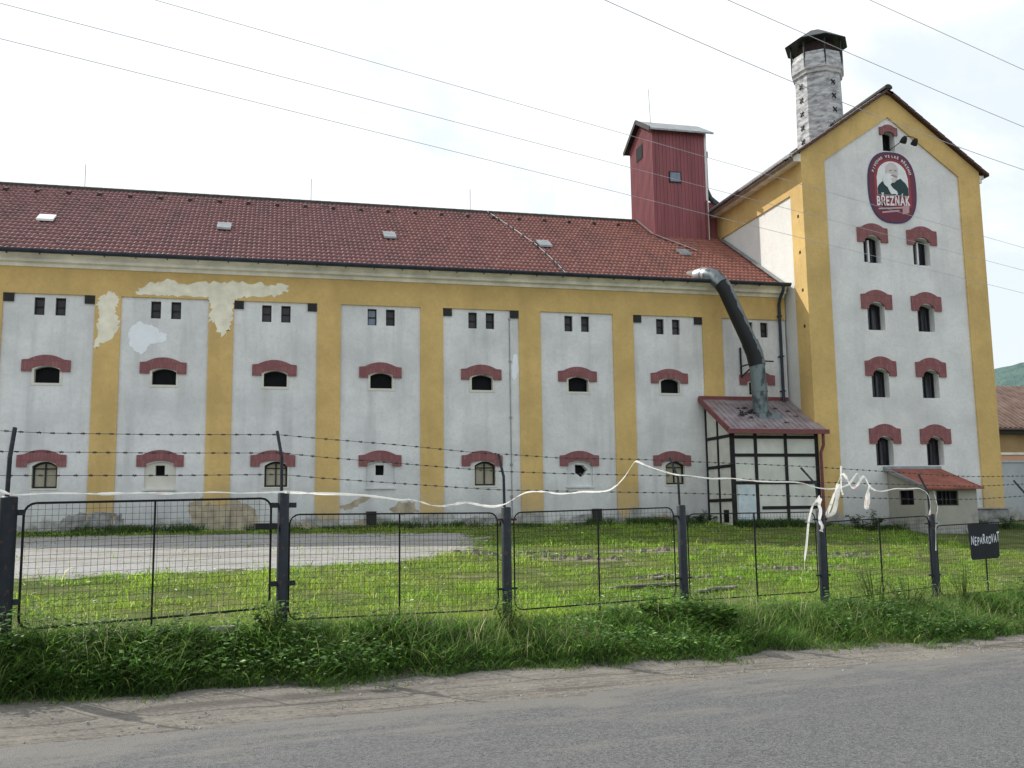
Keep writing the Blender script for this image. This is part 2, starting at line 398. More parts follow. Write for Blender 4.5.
def grow(start, step, fac, end):
    out = [start]
    while abs(out[-1]) < abs(end): out.append(out[-1] + step); step *= fac
    return out[1:]
T_ = np.array(sorted(grow(-10, -.4, 1.25, -900)) + list(np.arange(-10, 24, .17)) + grow(24, .4, 1.22, 900))
D_ = np.array(sorted(grow(0, -.6, 1.3, -900)) + list(np.arange(0, 7.2, .6)) + list(np.arange(7.2, 10, .07)) + list(np.arange(10, 33, .3)) + grow(33, .5, 1.25, 1500))
TT, DD = np.meshgrid(T_, D_); GX, GY = xy(TT, DD); GZ = ground_z(GX, GY)
def gridfaces(nr, nc):
    i = np.arange((nr - 1) * nc).reshape(nr - 1, nc)[:, :-1].reshape(-1)
    return np.stack([i, i + 1, i + nc + 1, i + nc], 1)
g = npmesh('ground', np.stack([GX, GY, GZ], -1).reshape(-1, 3), gridfaces(*TT.shape), None, 'ground')
BARE0 = ((11.6, -10.6, 1.5, .55), (12.5, -14.2, .9, .35), (10.3, -9.3, 1.1, .5), (15.8, -12.5, 1.4, .4), (14.2, -8.6, 1.8, .4), (18.5, -9.5, 1.6, .4))
bare0 = np.max([np.clip(1.1 - .7 * np.hypot((GX - a) / b2, (GY - b) / c2), 0, 1) for a, b, b2, c2 in BARE0], 0)
for nm, arr in (('gravel', gravel_mask(GX, GY) * (DD > DF)), ('bare', bare0 * (DD > DF)), ('dirt', np.where(DD < 15, dirt_mask(TT, DD), 0))):
    a = g.data.attributes.new(nm, 'FLOAT', 'POINT'); a.data.foreach_set('value', arr.reshape(-1).astype(np.float32))
g.data.polygons.foreach_set('use_smooth', [True] * len(g.data.polygons))
tag(g, kind='structure')
# road sheet with a crumbled edge
Tr = np.concatenate([np.array(sorted(grow(-14, -1., 1.3, -600))), np.arange(-14, 26, .08), np.array(grow(26, 1., 1.3, 600))])
edge = 7.5 + .07 * np.sin(Tr * 1.1) + .05 * np.sin(Tr * 3.7 + 2) + .03 * rng.standard_normal(len(Tr)) * (np.abs(Tr) < 27)
fr = np.array([-1., 0, .5, .75, .88, .95, 1.])
RD = np.where(fr[:, None] < 0, -1.0, -1.0 + 0 * Tr[None]) + 0.
RD = np.stack([np.full(len(Tr), -1.2)] + [-1.2 + (edge + 1.2) * f for f in (.4, .7, .82, .9, .95, .98, 1.)])
RT = np.broadcast_to(Tr, RD.shape); RX, RY = xy(RT, RD)
RZ = road_z(RT, RD) + .004
RZ[-1] -= .0
r = npmesh('road', np.stack([RX, RY, RZ], -1).reshape(-1, 3), gridfaces(*RD.shape), None, 'asphalt')
a = r.data.attributes.new('dust', 'FLOAT', 'POINT')
a.data.foreach_set('value', np.repeat(np.array([0, .05, .22, .36, .52, .68, .88, 1.]), len(Tr)).astype(np.float32))
tag(r, kind='structure')

# hill
ang = np.linspace(math.radians(-20), math.radians(215), 260); rad = np.linspace(340, 900, 46)
AA, RR = np.meshgrid(ang, rad)
prof = 103 + 42 * np.sin(.87 - AA) + 4 * np.sin(AA * 17)
HH = prof * sm(RR, 360, 830) - 3 + rng.standard_normal(AA.shape) * 1.4 * sm(RR, 360, 500)
HX = CAM[0] + RR * np.cos(AA); HY = CAM[1] + RR * np.sin(AA)
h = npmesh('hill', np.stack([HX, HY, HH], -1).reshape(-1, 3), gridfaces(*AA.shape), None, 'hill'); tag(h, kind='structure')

# ------------------------------------------------------------------ shapes
def arch_loop(x0, x1, z0, z1, rise, n=8):
    pts = [(x0, z0), (x1, z0), (x1, z1)]
    if rise > 0:
        for k in range(1, n): u = k / n; pts.append((x1 + (x0 - x1) * u, z1 + rise * 4 * u * (1 - u)))
    pts.append((x0, z1)); return pts
def brick_arch(x0, x1, z0, hs, hc, leg, ih, ic, n=10):
    """outer block with arched top, hollow arched below"""
    w = x1 - x0; o = [(x0, z0), (x0, z0 + hs)]
    s = .22 * w
    for k in range(n + 1): u = k / n; o.append((x0 + s * .6 + (w - s * 1.2) * u, z0 + hs + (hc - hs) * 4 * u * (1 - u) * .9 + .015))
    o += [(x1, z0 + hs), (x1, z0), (x1 - leg, z0)]
    for k in range(n + 1): u = k / n; o.append((x1 - leg - (w - 2 * leg) * u, z0 + ih + (ic - ih) * 4 * u * (1 - u)))
    o.append((x0 + leg, z0)); return o
def jag(poly, amp=.05, n=5, seed=1):
    rd = random.Random(seed); out = []
    for a, b in zip(poly, poly[1:] + poly[:1]):
        for k in range(n):
            u = k / n; out.append((a[0] + (b[0] - a[0]) * u + rd.uniform(-amp, amp), a[1] + (b[1] - a[1]) * u + rd.uniform(-amp, amp)))
    return out

# ------------------------------------------------------------------ brewery wing
PITCH, PX, PW, PT = 3.2, -2.068, 2.482, 6.907
TL, TR, TY = 22.72, 29.70, -1.605
XL = PX - 3 * PITCH - (PITCH - PW)
wing = thing('brewery_wing', (5, 0, 0), 'long white and ochre brewery wing with red tiled roof and brick window arches', 'building')
W = MB(); wins = []; arches = []
bays = list(range(-3, 8))
for i in bays:
    x0 = PX + i * PITCH; x1 = min(x0 + PW, TL)
    holes = []
    for k, (a, b) in enumerate(((.83, 1.11), (1.40, 1.68))):
        if i == 7: a, b = a + .05, b + .05
        holes.append(('small', arch_loop(x0 + a, x0 + b, 6.285, 6.805, 0)))
    holes.append(('mid', arch_loop(x0 + .92, x0 + 1.60, 4.30, 4.69, .10)))
    if i < 7:
        if i % 2 == 0: holes.append(('low', arch_loop(x0 + .99, x0 + 1.66, 1.28, 1.91, .13)))
        else: holes.append(('niche', arch_loop(x0 + .80, x0 + 1.68, 1.24, 1.90, .13)))
    fy = lambda y: (lambda p, q: (p, y, q))
    W.cur = 0
    W.sheet([[(x0, -.5), (x1, -.5), (x1, PT), (x0, PT)]] + [hh[1] for hh in holes], fy(0.))
    for kind, lp in holes: W.ring(lp, fy(0.), fy({'small': .14, 'mid': .22, 'low': .16, 'niche': .06}[kind]))
    wins += [(kind, lp, i) for kind, lp in holes]
    W.cur = 1
    W.box(x0 - (PITCH - PW), x0, -.055, .12, -.5, PT)
    arches.append((x0 + .576, 4.631, i)); 
    if i < 7: arches.append((x0 + .576, 1.892, i))
W.cur = 1; W.box(XL, TL, -.055, .12, PT, 7.7)
W.cur = 0
W.box(XL, TL, .12 + .3, 13.1, -.5, -.45)      # floor slab
W.box(XL - .3, XL, -.05, 13.1, -.5, 8.0); W.box(XL, TL, 12.8, 13.1, -.5, 8.0)
W.box(XL, TL, .121, .125, 6.95, 7.9)
W.prism([(-.05, 8.0), (13.1, 8.0), (6.52, 12.1)], XL - .3, XL, lambda p, q, t: (t, p, q))
W.build('wall', ['white', 'ochre'], wing, recalc=False)
for x, zb, i in arches:
    MB().prism(brick_arch(x, x + 1.31, zb, .335, .485, .27, .09, .17), -.05, .03).build('brick_arch', 'brick', wing)
def wloop_frame(lp, inset):
    c = (sum(p[0] for p in lp) / len(lp), sum(p[1] for p in lp) / len(lp))
    xs = [p[0] for p in lp]; zs = [p[1] for p in lp]; sx = 1 - 2 * inset / (max(xs) - min(xs)); sz = 1 - 2 * inset / (max(zs) - min(zs))
    cx, cz = (max(xs) + min(xs)) / 2, (max(zs) + min(zs)) / 2
    return [(cx + (p - cx) * sx, cz + (q - cz) * sz) for p, q in lp]
def make_window(kind, lp, y, parent, glass, frame, fw=.045, bars=(), surround=None, wy=0., sill=False):
    m = MB(); inn = wloop_frame(lp, fw)
    f1 = lambda p, q: (p, y - .05, q); f2 = lambda p, q: (p, y, q)
    m.sheet([lp, inn], f1); m.ring(inn, f1, f2)
    xs = [p[0] for p in inn]; zs = [p[1] for p in inn]
    for kb, pos_ in bars:
        if kb == 'v': xx = min(xs) + (max(xs) - min(xs)) * pos_; m.box(xx - .02, xx + .02, y - .045, y - .005, min(zs), max(zs) - .01)
        else: zz = min(zs) + (max(zs) - min(zs)) * pos_; m.box(min(xs), max(xs), y - .04, y - .006, zz - .015, zz + .015)
    w = m.build('window', frame, parent)
    p = MB(); p.sheet([lp], f2); p.build('pane', glass, w)
    if surround:
        out = wloop_frame(lp, -surround); s = MB()
        fa = lambda p, q: (p, wy - .014, q); fb = lambda p, q: (p, wy + .01, q)
        s.sheet([out, lp], fa); s.ring(out, fa, fb); s.ring(lp, fa, fb); s.build('window_surround', 'surround', w)
    if sill:
        x0, x1, z0 = min(p[0] for p in lp), max(p[0] for p in lp), min(p[1] for p in lp)
        MB().box(x0 - .05, x1 + .05, wy - .05, wy + .1, z0 - .05, z0 - .002).build('sill', 'surround', w)
    return w
for kind, lp, i in wins:
    if kind == 'small': make_window(kind, lp, .14, wing, 'glass_sky' if i == 3 and lp[0][0] < PX + i * PITCH + 1 else 'glass_small', 'frame_dark', .03, (('h', .5),))
    elif kind == 'mid': make_window(kind, lp, .22, wing, 'glass_dark', 'frame_dark', .02, (), .07)
    elif kind == 'low': make_window(kind, lp, .16, wing, 'pane_beige', 'frame_dark', .055, (('v', .5), ('h', .78)), .05)
    else:
        m = MB(); x0 = PX + i * PITCH
        hole = [(x0 + 1.10, 1.62), (x0 + 1.36, 1.62), (x0 + 1.36, 1.93), (x0 + 1.10, 1.93)]
        if i == 5: hole = [(x0 + 1.10, 1.68), (x0 + 1.30, 1.52), (x0 + 1.36, 1.56), (x0 + 1.52, 1.76), (x0 + 1.38, 1.92), (x0 + 1.10, 1.94)]
        m.sheet([lp, hole], lambda p, q: (p, .06, q)); m.ring(hole, lambda p, q: (p, .06, q), lambda p, q: (p, .3, q))
        nb = m.build('blind_niche', 'surround' if i == 1 else 'white', wing, recalc=False)
        MB().sheet([hole], lambda p, q: (p, .3, q)).build('dark_hole', 'glass_dark', nb)
        MB().box(x0 + .78, x0 + 1.70, -.045, .06, 1.19, 1.235).build('sill', 'white', nb)
for i in (-2, 0, 2, 4, 6):
    x0 = PX + i * PITCH
    for xx in (x0 + .02, x0 + PW - .29): MB().box(xx, xx + .27, -.05, .002, 6.66, PT - .003).build('wall_vent', 'frame_dark', wing)
# cornice, gutter
c = MB()
c.prism([(.1, 7.69), (-.10, 7.69), (-.14, 7.78), (-.26, 7.81), (-.27, 7.885), (-.25, 7.905), (-.34, 7.97), (-.44, 8.0), (-.46, 8.06), (.1, 8.14)], XL - .3, TL - .03, lambda p, q, t: (t, p, q))
c.build('cornice', 'cream', wing)
gt = MB(); gt.prism([(-.42 - .12 - .1 * math.cos(a), 8.085 - .1 * math.sin(a)) for a in np.linspace(-.1, PI + .1, 9)] + [(-.42 - .12 + .085 * math.cos(a), 8.085 - .085 * math.sin(a)) for a in np.linspace(0, PI, 9)], XL - .35, TL - .02, lambda p, q, t: (t, p, q))
for k in range(40): x = XL + k * .87; gt.box(x, x + .03, -.65, -.42, 7.97, 7.985) if x < TL - .1 else None
gt.build('gutter', 'gutter', wing)
dp = MB(); dp.tube([(22.44, -.54, 8.0), (22.44, -.5, 7.85), (22.46, -.22, 7.62), (22.46, -.13, 7.4), (22.46, -.13, 4.05)], .055, 10)
for z in (7.0, 5.6, 4.4): dp.box(22.39, 22.53, -.2, 0, z, z + .04)
dp.build('downpipe', 'gutter', wing, True)
cd = MB(); cd.tube([(12.90, -.02, 6.62), (12.915, -.02, .15)], .014, 6)
for z in (6.6, 5.2, 3.4, 1.9, .9): cd.box(12.87, 12.95, -.04, 0, z, z + .07)
cd.build('conduit', 'zinc', wing)
# patches of bare plaster
def patch(pts, mat, y, seed, amp=.05, n=5, name='plaster_patch'):
    MB().sheet([jag(pts, amp, n, seed)], lambda p, q: (p, y, q)).build(name, mat, wing)
patch([(1.53, 7.04), (1.80, 7.31), (2.36, 7.46), (2.93, 7.35), (3.69, 7.44), (4.47, 7.49), (5.25, 7.45), (5.93, 7.45), (5.90, 7.27), (5.55, 7.08), (4.67, 7.04), (4.31, 6.95), (4.30, 6.43), (4.21, 6.02), (4.02, 5.79), (3.87, 5.91), (3.80, 6.23), (3.64, 6.24), (3.68, 6.72), (3.62, 6.97), (2.56, 6.98), (2.00, 6.95)], 'patch_cream', -.0585, 3, .055, 7)
patch([(.50, 6.85), (.79, 7.01), (.99, 6.97), (1.06, 6.72), (.95, 6.42), (1.09, 6.28), (1.09, 5.93), (.93, 5.67), (.62, 5.47), (.46, 5.32), (.48, 5.81), (.52, 6.30), (.45, 6.60)], 'patch_cream', -.0585, 4, .05, 7)
patch([(1.38, 5.94), (1.60, 6.19), (1.93, 6.10), (2.22, 5.91), (2.45, 5.82), (2.46, 5.62), (1.95, 5.45), (1.78, 5.20), (1.50, 5.29), (1.35, 5.64)], 'patch_white', -.003, 5, .045, 7)
patch([(13.02, 5.49), (13.16, 5.46), (13.20, 4.97), (13.07, 4.61), (12.95, 4.77)], 'patch_white', -.003, 6, .02)
patch([(-.30, -.1), (-.23, .38), (.03, .55), (.40, .58), (.40, -.1)], 'patch_grey', -.003, 7)
patch([(.44, -.1), (.44, .56), (.75, .60), (1.10, .56), (1.10, -.1)], 'patch_grey', -.0585, 8, .02)
patch([(1.16, -.1), (1.15, .56), (1.36, .50), (1.45, .30), (1.49, -.1)], 'patch_grey', -.003, 9)
patch([(3.14, .77), (3.36, .94), (3.58, 1.0), (3.60, -.1), (3.4, -.1), (3.3, .3)], 'patch_brown', -.003, 10)
patch([(3.63, .75), (3.80, .85), (4.1, .7), (4.29, .8), (4.30, -.1), (3.63, -.1)], 'patch_brown', -.0585, 11, .02)
patch([(4.36, .98), (4.64, .84), (5.07, .66), (5.19, .31), (5.28, -.1), (4.36, -.1)], 'patch_brown', -.003, 12)
patch([(7.56, .66), (7.92, .84), (8.31, .96), (8.52, .97), (8.22, .75), (7.92, .60), (7.65, .58)], 'patch_brown', -.003, 13)
patch([(9.07, .56), (9.38, .80), (9.84, .79), (9.93, .48), (9.38, .40)], 'patch_brown', -.003, 14)
for q, (xx, w_, h_) in enumerate(((7.9, 1.0, .3), (11.2, 1.4, .34), (12.4, .8, .25), (14.7, 1.8, .36), (17.4, 1.5, .3), (18.6, .9, .26), (6.1, .9, .2))):
    patch([(xx, -.1), (xx + .1 * w_, h_ * .8), (xx + .4 * w_, h_), (xx + .7 * w_, h_ * .7), (xx + w_, h_ * .5), (xx + w_, -.1)], 'patch_grey' if q % 2 else 'patch_brown', -.0615, 20 + q, .04)
for xx in (8.35, 15.55): MB().box(xx, xx + .30, -.12, .02, .12, .52).build('base_vent', 'frame_dark', wing)

# tiled roofs as real courses
def roof_tiles(org, xd, ud, nd, length, slope_len, tw=.2, row=.355, spt=5, wave=.022, lip=.045):
    xd, ud, nd, org = map(np.array, (xd, ud, nd, org))
    n = int(length / tw * spt) + 1; x = np.linspace(0, length, n)
    ph = (x / tw) % 1.
    prof = wave * (np.where(ph < .62, np.sin(ph / .62 * PI), -.35 * np.sin((ph - .62) / .38 * PI)))
    R = int(math.ceil(slope_len / row)); V = []; F = []
    for r_ in range(R):
        s0 = r_ * row; s1 = min((r_ + 1) * row + .03, slope_len + .02); b = len(V) * n
        jit = .004 * rng.standard_normal(int(length / tw) + 2)[np.minimum((x / tw).astype(int), int(length / tw) + 1)]
        for s_, hh in ((s0, 0. * x), (s0 + .004, prof + lip + jit), (s1, prof + .008 + jit)):
            V.append(org + xd * x[:, None] + ud * s_ + nd * hh[:, None])
        k = np.arange(n - 1); base = (len(V) - 3) * n
        for a_ in (0, 1): F.append(np.stack([base + a_ * n + k, base + a_ * n + k + 1, base + (a_ + 1) * n + k + 1, base + (a_ + 1) * n + k], 1))
    return np.concatenate(V), np.concatenate(F)
sl = math.atan(.618); cs, sn = math.cos(sl), math.sin(sl)
ridge_y = 6.50; zr = lambda y: 8.22 + .618 * y
SL = (ridge_y + .30) / cs
v1, f1 = roof_tiles((XL - .45, -.30, zr(-.30) - .05), (1, 0, 0), (0, cs, sn), (0, -sn, cs), TL + .03 - XL + .45, SL, tw=.155, wave=.026, lip=.05)
v2, f2 = roof_tiles((XL - .45, 2 * ridge_y + .30, zr(-.30) - .05), (1, 0, 0), (0, -cs, sn), (0, sn, cs), TL + .03 - XL + .45, SL, spt=3)
v3 = np.array([(XL - .45, -.29, zr(-.29) - .05), (TL + .03, -.29, zr(-.29) - .05), (TL + .03, ridge_y, zr(ridge_y) - .08), (XL - .45, ridge_y, zr(ridge_y) - .08), (TL + .03, 2 * ridge_y + .5, zr(-.45) - .1), (XL - .45, 2 * ridge_y + .5, zr(-.45) - .1)])
f3 = np.array([(0, 1, 2, 3), (3, 2, 4, 5)])
roof = npmesh('roof', np.concatenate([v1, v2, v3]) - np.array([5, 0, 0]), np.concatenate([f1, f2 + len(v1), f3 + len(v1) + len(v2)]), None, 'tiles', parent=wing)
ORG[roof.name] = Vector((5, 0, 0))
rg = MB(); x = XL - .45
while x < 19.9:
    zz = zr(ridge_y) - .07
    rg.prism([(ridge_y + .15 * math.cos(a), zz + .13 * math.sin(a)) for a in np.linspace(-.2, PI + .2, 8)], x, x + .39, lambda p, q, t: (t, p, q + .015 * (t - x)))
    x += .37
rg.build('ridge_tiles', 'ridge', roof)
x = XL + .6; k = 0
while x < 19.3:
    y = 5.86; z = zr(y) + .02; m = MB()
    m.hexa([(x - .075, y - .16, z - .12), (x + .075, y - .16, z - .12), (x + .075, y + .13, z + .07), (x - .075, y + .13, z + .07), (x - .06, y - .16, z - .02), (x + .06, y - .16, z - .02), (x + .05, y + .12, z + .095), (x - .05, y + .12, z + .095)])
    m.build('vent_tile', 'vent_tile', roof); x += 1.02
for (x, y, w_, d_) in ((-1.62, 2.75, .50, .24), (3.85, 2.86, .45, .28), (9.36, 2.82, .42, .28), (14.9, 2.78, .46, .28), (20.22, 2.63, .40, .26), (-8.4, 4.5, .5, .3)):
    z = zr(y) + .05; m = MB()
    m.hexa([(x - w_ / 2, y - d_, z - d_ * .618), (x + w_ / 2, y - d_, z - d_ * .618), (x + w_ / 2, y + d_, z + d_ * .618), (x - w_ / 2, y + d_, z + d_ * .618),
            (x - w_ / 2, y - d_, z - d_ * .618 + .07), (x + w_ / 2, y - d_, z - d_ * .618 + .07), (x + w_ / 2, y + d_, z + d_ * .618 + .06), (x - w_ / 2, y + d_, z + d_ * .618 + .06)])
    m.build('roof_hatch', 'zinc' if x != -1.62 else 'frame_white', roof)
for x in (-1.2, 6.8, 12.95): MB().tube([(x, ridge_y, zr(ridge_y)), (x, ridge_y, zr(ridge_y) + .9)], .011, 6).build('lightning_rod', 'zinc', roof)
cb = MB()
pts = [(13.6, 6.3, zr(6.3) + .1), (14.1, 4.5, zr(4.5) + .09), (14.55, 2.6, zr(2.6) + .09), (14.75, .8, zr(.8) + .09), (14.8, -.45, zr(-.45) + .09)]
cb.tube(pts, .008, 5)
for a_, b_ in zip(pts, pts[1:]):
    for u in (.1, .5, .9): q = [a_[j] + (b_[j] - a_[j]) * u for j in range(3)]; cb.box(q[0] - .05, q[0] + .05, q[1] - .03, q[1] + .03, q[2] - .06, q[2] + .02)
cb.build('lightning_cable', 'duct_elbow', roof)
vl = MB(); vl.bar((19.9, 6.4, zr(6.4) + .08), (19.9, 4.6, zr(4.6) + .08), .16, .02); vl.bar((19.93, 4.55, zr(4.55) + .08), (20.9, 2.9, zr(2.9) + .08), .1, .02)
vl.bar((TL - .1, 4.4, zr(4.4) + .09), (TL - .1, -.4, zr(-.4) + .09), .18, .03); vl.build('flashing', 'zinc', roof)

# red turret straddling the ridge
TX0, TX1, TY0, TY1, TZ = 19.9, 22.16, 4.57, 6.95, 15.42
TYM = (TY0 + TY1) / 2
tur = MB()
tur.box(TX0, TX1, TY0, TY1, 10.6, TZ)
n = 15
for k in range(n + 1):
    x = TX0 + (TX1 - TX0) * k / n; tur.box(x - .022, x + .022, TY0 - .03, TY0 + .01, 10.6, TZ)
for k in range(20):
    y = TY0 + (TY1 - TY0) * k / 19; zt = TZ + .6 * (1 - abs(y - TYM) / (TYM - TY0))
    tur.box(TX0 - .03, TX0 + .01, y - .022, y + .022, 10.6, zt)
tur.prism([(TY0, TZ), (TY1, TZ), (TYM, TZ + .66)], TX0, TX1, lambda p, q, t: (t, p, q))
tur.box(TX1 + .01, TL + .04, 4.95, 6.9, 10.7, 12.7)
tu = tur.build('turret', 'red', wing)
tr_ = MB()
for sgn, ya in ((1, TY0 - .28), (-1, TY1 + .28)):
    za = TZ - .12; zt = TZ + .72
    tr_.hexa([(TX0 - .19, ya, za), (TX1 + .26, ya, za), (TX1 + .26, TYM, zt), (TX0 - .19, TYM, zt), (TX0 - .19, ya, za + .07), (TX1 + .26, ya, za + .07), (TX1 + .26, TYM, zt + .07), (TX0 - .19, TYM, zt + .07)])
tr_.build('turret_roof', 'zinc', tu)
sf = MB()
for ya in (TY0 - .28, TY1 + .28): sf.face([(TX0 - .20, ya, TZ - .126), (TX1 + .27, ya, TZ - .126), (TX1 + .27, TYM, TZ + .714), (TX0 - .20, TYM, TZ + .714)])
sf.build('soffit', 'frame_dark', tu, recalc=False)
gb = MB()
for ya in (TY0 - .3, TY1 + .3): gb.bar((TX0 - .21, ya, TZ - .10), (TX0 - .21, TYM, TZ + .75), .03, .17)
gb.build('barge_board', 'frame_dark', tu)
def louvre(parent, box, axis):
    m = MB(); x0, x1, y0, y1, z0, z1 = box; m.box(*box)
    l = m.build('turret_window', 'frame_dark', parent); p = MB()
    if axis == 'y': p.box(x0 + .04, x1 - .04, y0 - .012, y0 + .01, z0 + .04, z1 - .04)
    else: p.box(x0 - .012, x0 + .01, y0 + .04, y1 - .04, z0 + .04, z1 - .04)
    p.build('pane', 'glass_sky' if axis == 'y' else 'glass_dark', l)
louvre(tu, (20.56, 21.06, TY0 - .05, TY0 + .02, 13.27, 13.72), 'y')
louvre(tu, (TX0 - .05, TX0 + .02, 5.5, 6.2, 14.6, 15.2), 'x')
MB().box(TX1 - .05, TX1 + .03, TY0 - .04, TY0 + .06, 11.0, TZ).build('corner_trim', 'frame_white', tu)
pp = MB(); pp.tube([(TX1 + .1, TY0 + .3, 14.6), (TX1 + .1, TY0 + .3, 13.2), (TX1 + .3, TY0 + .35, 12.85), (TX1 + 1.2, TY0 + .4, 12.2)], .11, 10)
pp.box(TX1, TX1 + .2, TY0 + .2, TY0 + .4, 14.5, 14.75); pp.build('conveyor_pipe', 'duct_grey', tu, True)
MB().tube([(20.35, TYM, TZ + .72), (20.30, TYM, TZ + 2.2)], .012, 6).build('lightning_rod', 'zinc', tu)
MB().tube([(TX1 - .08, TY0 - .07, 11.05), (TX1 - .08, TY0 - .07, 12.6)], .05, 8).build('drain_pipe', 'red_trim', tu)

# ------------------------------------------------------------------ brewery tower
tw_ = thing('brewery_tower', (26, 4, -.15), 'tall white and ochre gabled brewery tower with oval sign and arched windows', 'building')
AX, AZ = 26.17, 14.80; SLL, SLR = .70, .743; TB = 14.0
zl = lambda x: AZ - (AX - x) * SLL if x < AX else AZ - (x - AX) * SLR
m = MB()
outer = [(TL, -.6), (TR, -.6), (TR, zl(TR)), (AX, AZ), (TL, zl(TL))]
panel = [(23.585, .1), (28.87, .33), (28.87, 11.93), (26.17, 13.92), (23.60, 12.16)]
panel = [(23.575, -.6), (28.90, -.6), (28.85, 11.95), (26.17, 13.92), (23.61, 12.17)]
YP = TY + .06
wl_ = []
for z in (9.40, 7.08, 4.80, 2.53):
    for x0, x1 in ((24.95, 25.60), (26.87, 27.52)):
        wl_.append((arch_loop(x0, x1, z - .72, z + .14, .09), z))
topw = arch_loop(25.95, 26.43, 12.70, 13.36, .08)
m.cur = 1
poly_l = [(TL, -.6), panel[0], panel[4], panel[3], (AX, AZ), (TL, zl(TL))]
poly_r = [panel[1], (TR, -.6), (TR, zl(TR)), (AX, AZ), panel[3], panel[2]]
ff = lambda p, q: (p, TY, q)
m.sheet([poly_l], ff); m.sheet([poly_r], ff)
for a_, b_ in ((0, 4), (4, 3), (3, 2), (2, 1)):
    A, B = panel[a_], panel[b_]; m.face([(A[0], TY, A[1]), (B[0], TY, B[1]), (B[0], YP, B[1]), (A[0], YP, A[1])])
m.cur = 0
m.sheet([panel] + [w[0] for w in wl_] + [topw], lambda p, q: (p, YP, q))
for lp, z in wl_: m.ring(lp, lambda p, q: (p, YP, q), lambda p, q: (p, YP + .34, q))
m.ring(topw, lambda p, q: (p, YP, q), lambda p, q: (p, YP + .35, q))
m.cur = 1   # left side
m.face([(TL, TY, -.6), (TL, -.8, -.6), (TL, -.8, zl(TL)), (TL, TY, zl(TL))])
m.face([(TL, -.8, 11.12), (TL, TB, 11.12), (TL, TB, zl(TL)), (TL, -.8, zl(TL))])
m.face([(TL, -.8, -.6), (TL + .05, -.8, -.6), (TL + .05, -.8, 11.12), (TL, -.8, 11.12)])
m.face([(TL, -.8, 11.12), (TL + .05, -.8, 11.12), (TL + .05, TB, 11.12), (TL, TB, 11.12)])
m.cur = 2
m.face([(TL + .05, -.8, -.6), (TL + .05, TB, -.6), (TL + .05, TB, 11.12), (TL + .05, -.8, 11.12)])
m.cur = 1
m.face([(TR, TY, -.6), (TR, TB, -.6), (TR, TB, zl(TR)), (TR, TY, zl(TR))])
m.sheet([outer], lambda p, q: (p, TB, q))
m.build('wall', ['white_tower', 'ochre_tower', 'white_side'], tw_, recalc=False)
pl = MB(); pl.box(28.50, 29.78, TY - .12, TY + .3, -.6, .33); pl.build('plinth', 'patch_grey', tw_, bevel=.03)
MB().box(28.46, 29.82, TY - .16, TY + .3, .335, .38).build('plinth_cap', 'concrete', tw_)
for k, (lp, z) in enumerate(wl_):
    x0 = lp[0][0]; xa = 24.72 if x0 < 26 else 26.64
    MB().prism(brick_arch(xa, xa + 1.17, z, .50, .66, .27, .08, .27), YP - .05, YP + .03).build('brick_arch', 'brick', tw_)
    make_window('t', lp, YP + .32, tw_, 'glass_tower', 'frame_dark', .045, (('v', .5),) if k > 1 else (), None, YP, False)
    if k < 2:
        s = MB(); cx = (lp[0][0] + lp[1][0]) / 2 - .02; a0, a1 = z - .70, z + .12
        for q in ((cx - .03, cx + .03),): s.box(q[0], q[1], YP + .18, YP + .25, a0, a1)
        s.box(cx - .03, cx + .03, YP + .18, YP + .25, a0, a0 + .05); s.box(cx - .26, cx - .03, YP + .18, YP + .25, a0, a0 + .05)
        s.build('open_sash', 'frame_white', tw_)
MB().prism(brick_arch(25.83, 26.53, 13.27, .27, .38, .15, .06, .13), YP - .05, YP + .03).build('brick_arch', 'brick', tw_)
make_window('t', topw, YP + .33, tw_, 'glass_dark', 'frame_dark', .04)
for q in ((-1.452, 10.25), (-1.455, 9.0), (-1.5, 7.69), (-1.5, 6.46)):
    MB().box(TL - .008, TL + .01, q[0] - .05 + .2, q[0] + .05 + .2, q[1] - .05, q[1] + .05).build('wall_anchor', 'frame_dark', tw_)
# roof of the tower
ro = MB(); YF = TY - .13
def slab(xa, xb):
    za, zb = zl(xa) + .02, zl(xb) + .02
    ro.hexa([(xa, YF, za), (xb, YF, zb), (xb, TB + .2, zb), (xa, TB + .2, za), (xa, YF, za + .06), (xb, YF, zb + .06), (xb, TB + .2, zb + .06), (xa, TB + .2, za + .06)])
slab(22.20, AX); slab(AX, 29.99)
for (xa, sgn, slp) in ((22.20, 1, SLL), (29.99, -1, SLR)):
    n = int(abs(AX - xa) / .28)
    for k in range(n + 1):
        x = xa + sgn * .28 * k; xe = x + sgn * .26
        za, zb = zl(x) + .075, zl(xe) + .06
        a_, b_ = (x, xe) if sgn > 0 else (xe, x); za2, zb2 = (za, zb) if sgn > 0 else (zb, za)
        ro.hexa([(a_, YF - .04, za2 - .05), (b_, YF - .04, zb2 - .05), (b_, YF + .25, zb2 - .05), (a_, YF + .25, za2 - .05), (a_, YF - .04, za2 + .05), (b_, YF - .04, zb2 + .05), (b_, YF + .25, zb2 + .05), (a_, YF + .25, za2 + .05)])
tr2 = ro.build('roof', 'tiles_tower', tw_)
for xa, sgn, slp in ((22.18, 1, SLL), (30.01, -1, SLR)):
    al = math.atan(slp); ln = abs(AX - xa) / math.cos(al)
    V, F = roof_tiles((xa, YF + .24, zl(xa) + .075), (0, 1, 0), (sgn * math.cos(al), 0, math.sin(al)), (-sgn * math.sin(al), 0, math.cos(al)), TB - YF - .05, ln, spt=3)
    npmesh('tile_courses', V - np.array([26, 4, -.15]), F, None, 'tiles_tower', parent=tr2)
rt = MB(); y = YF - .05
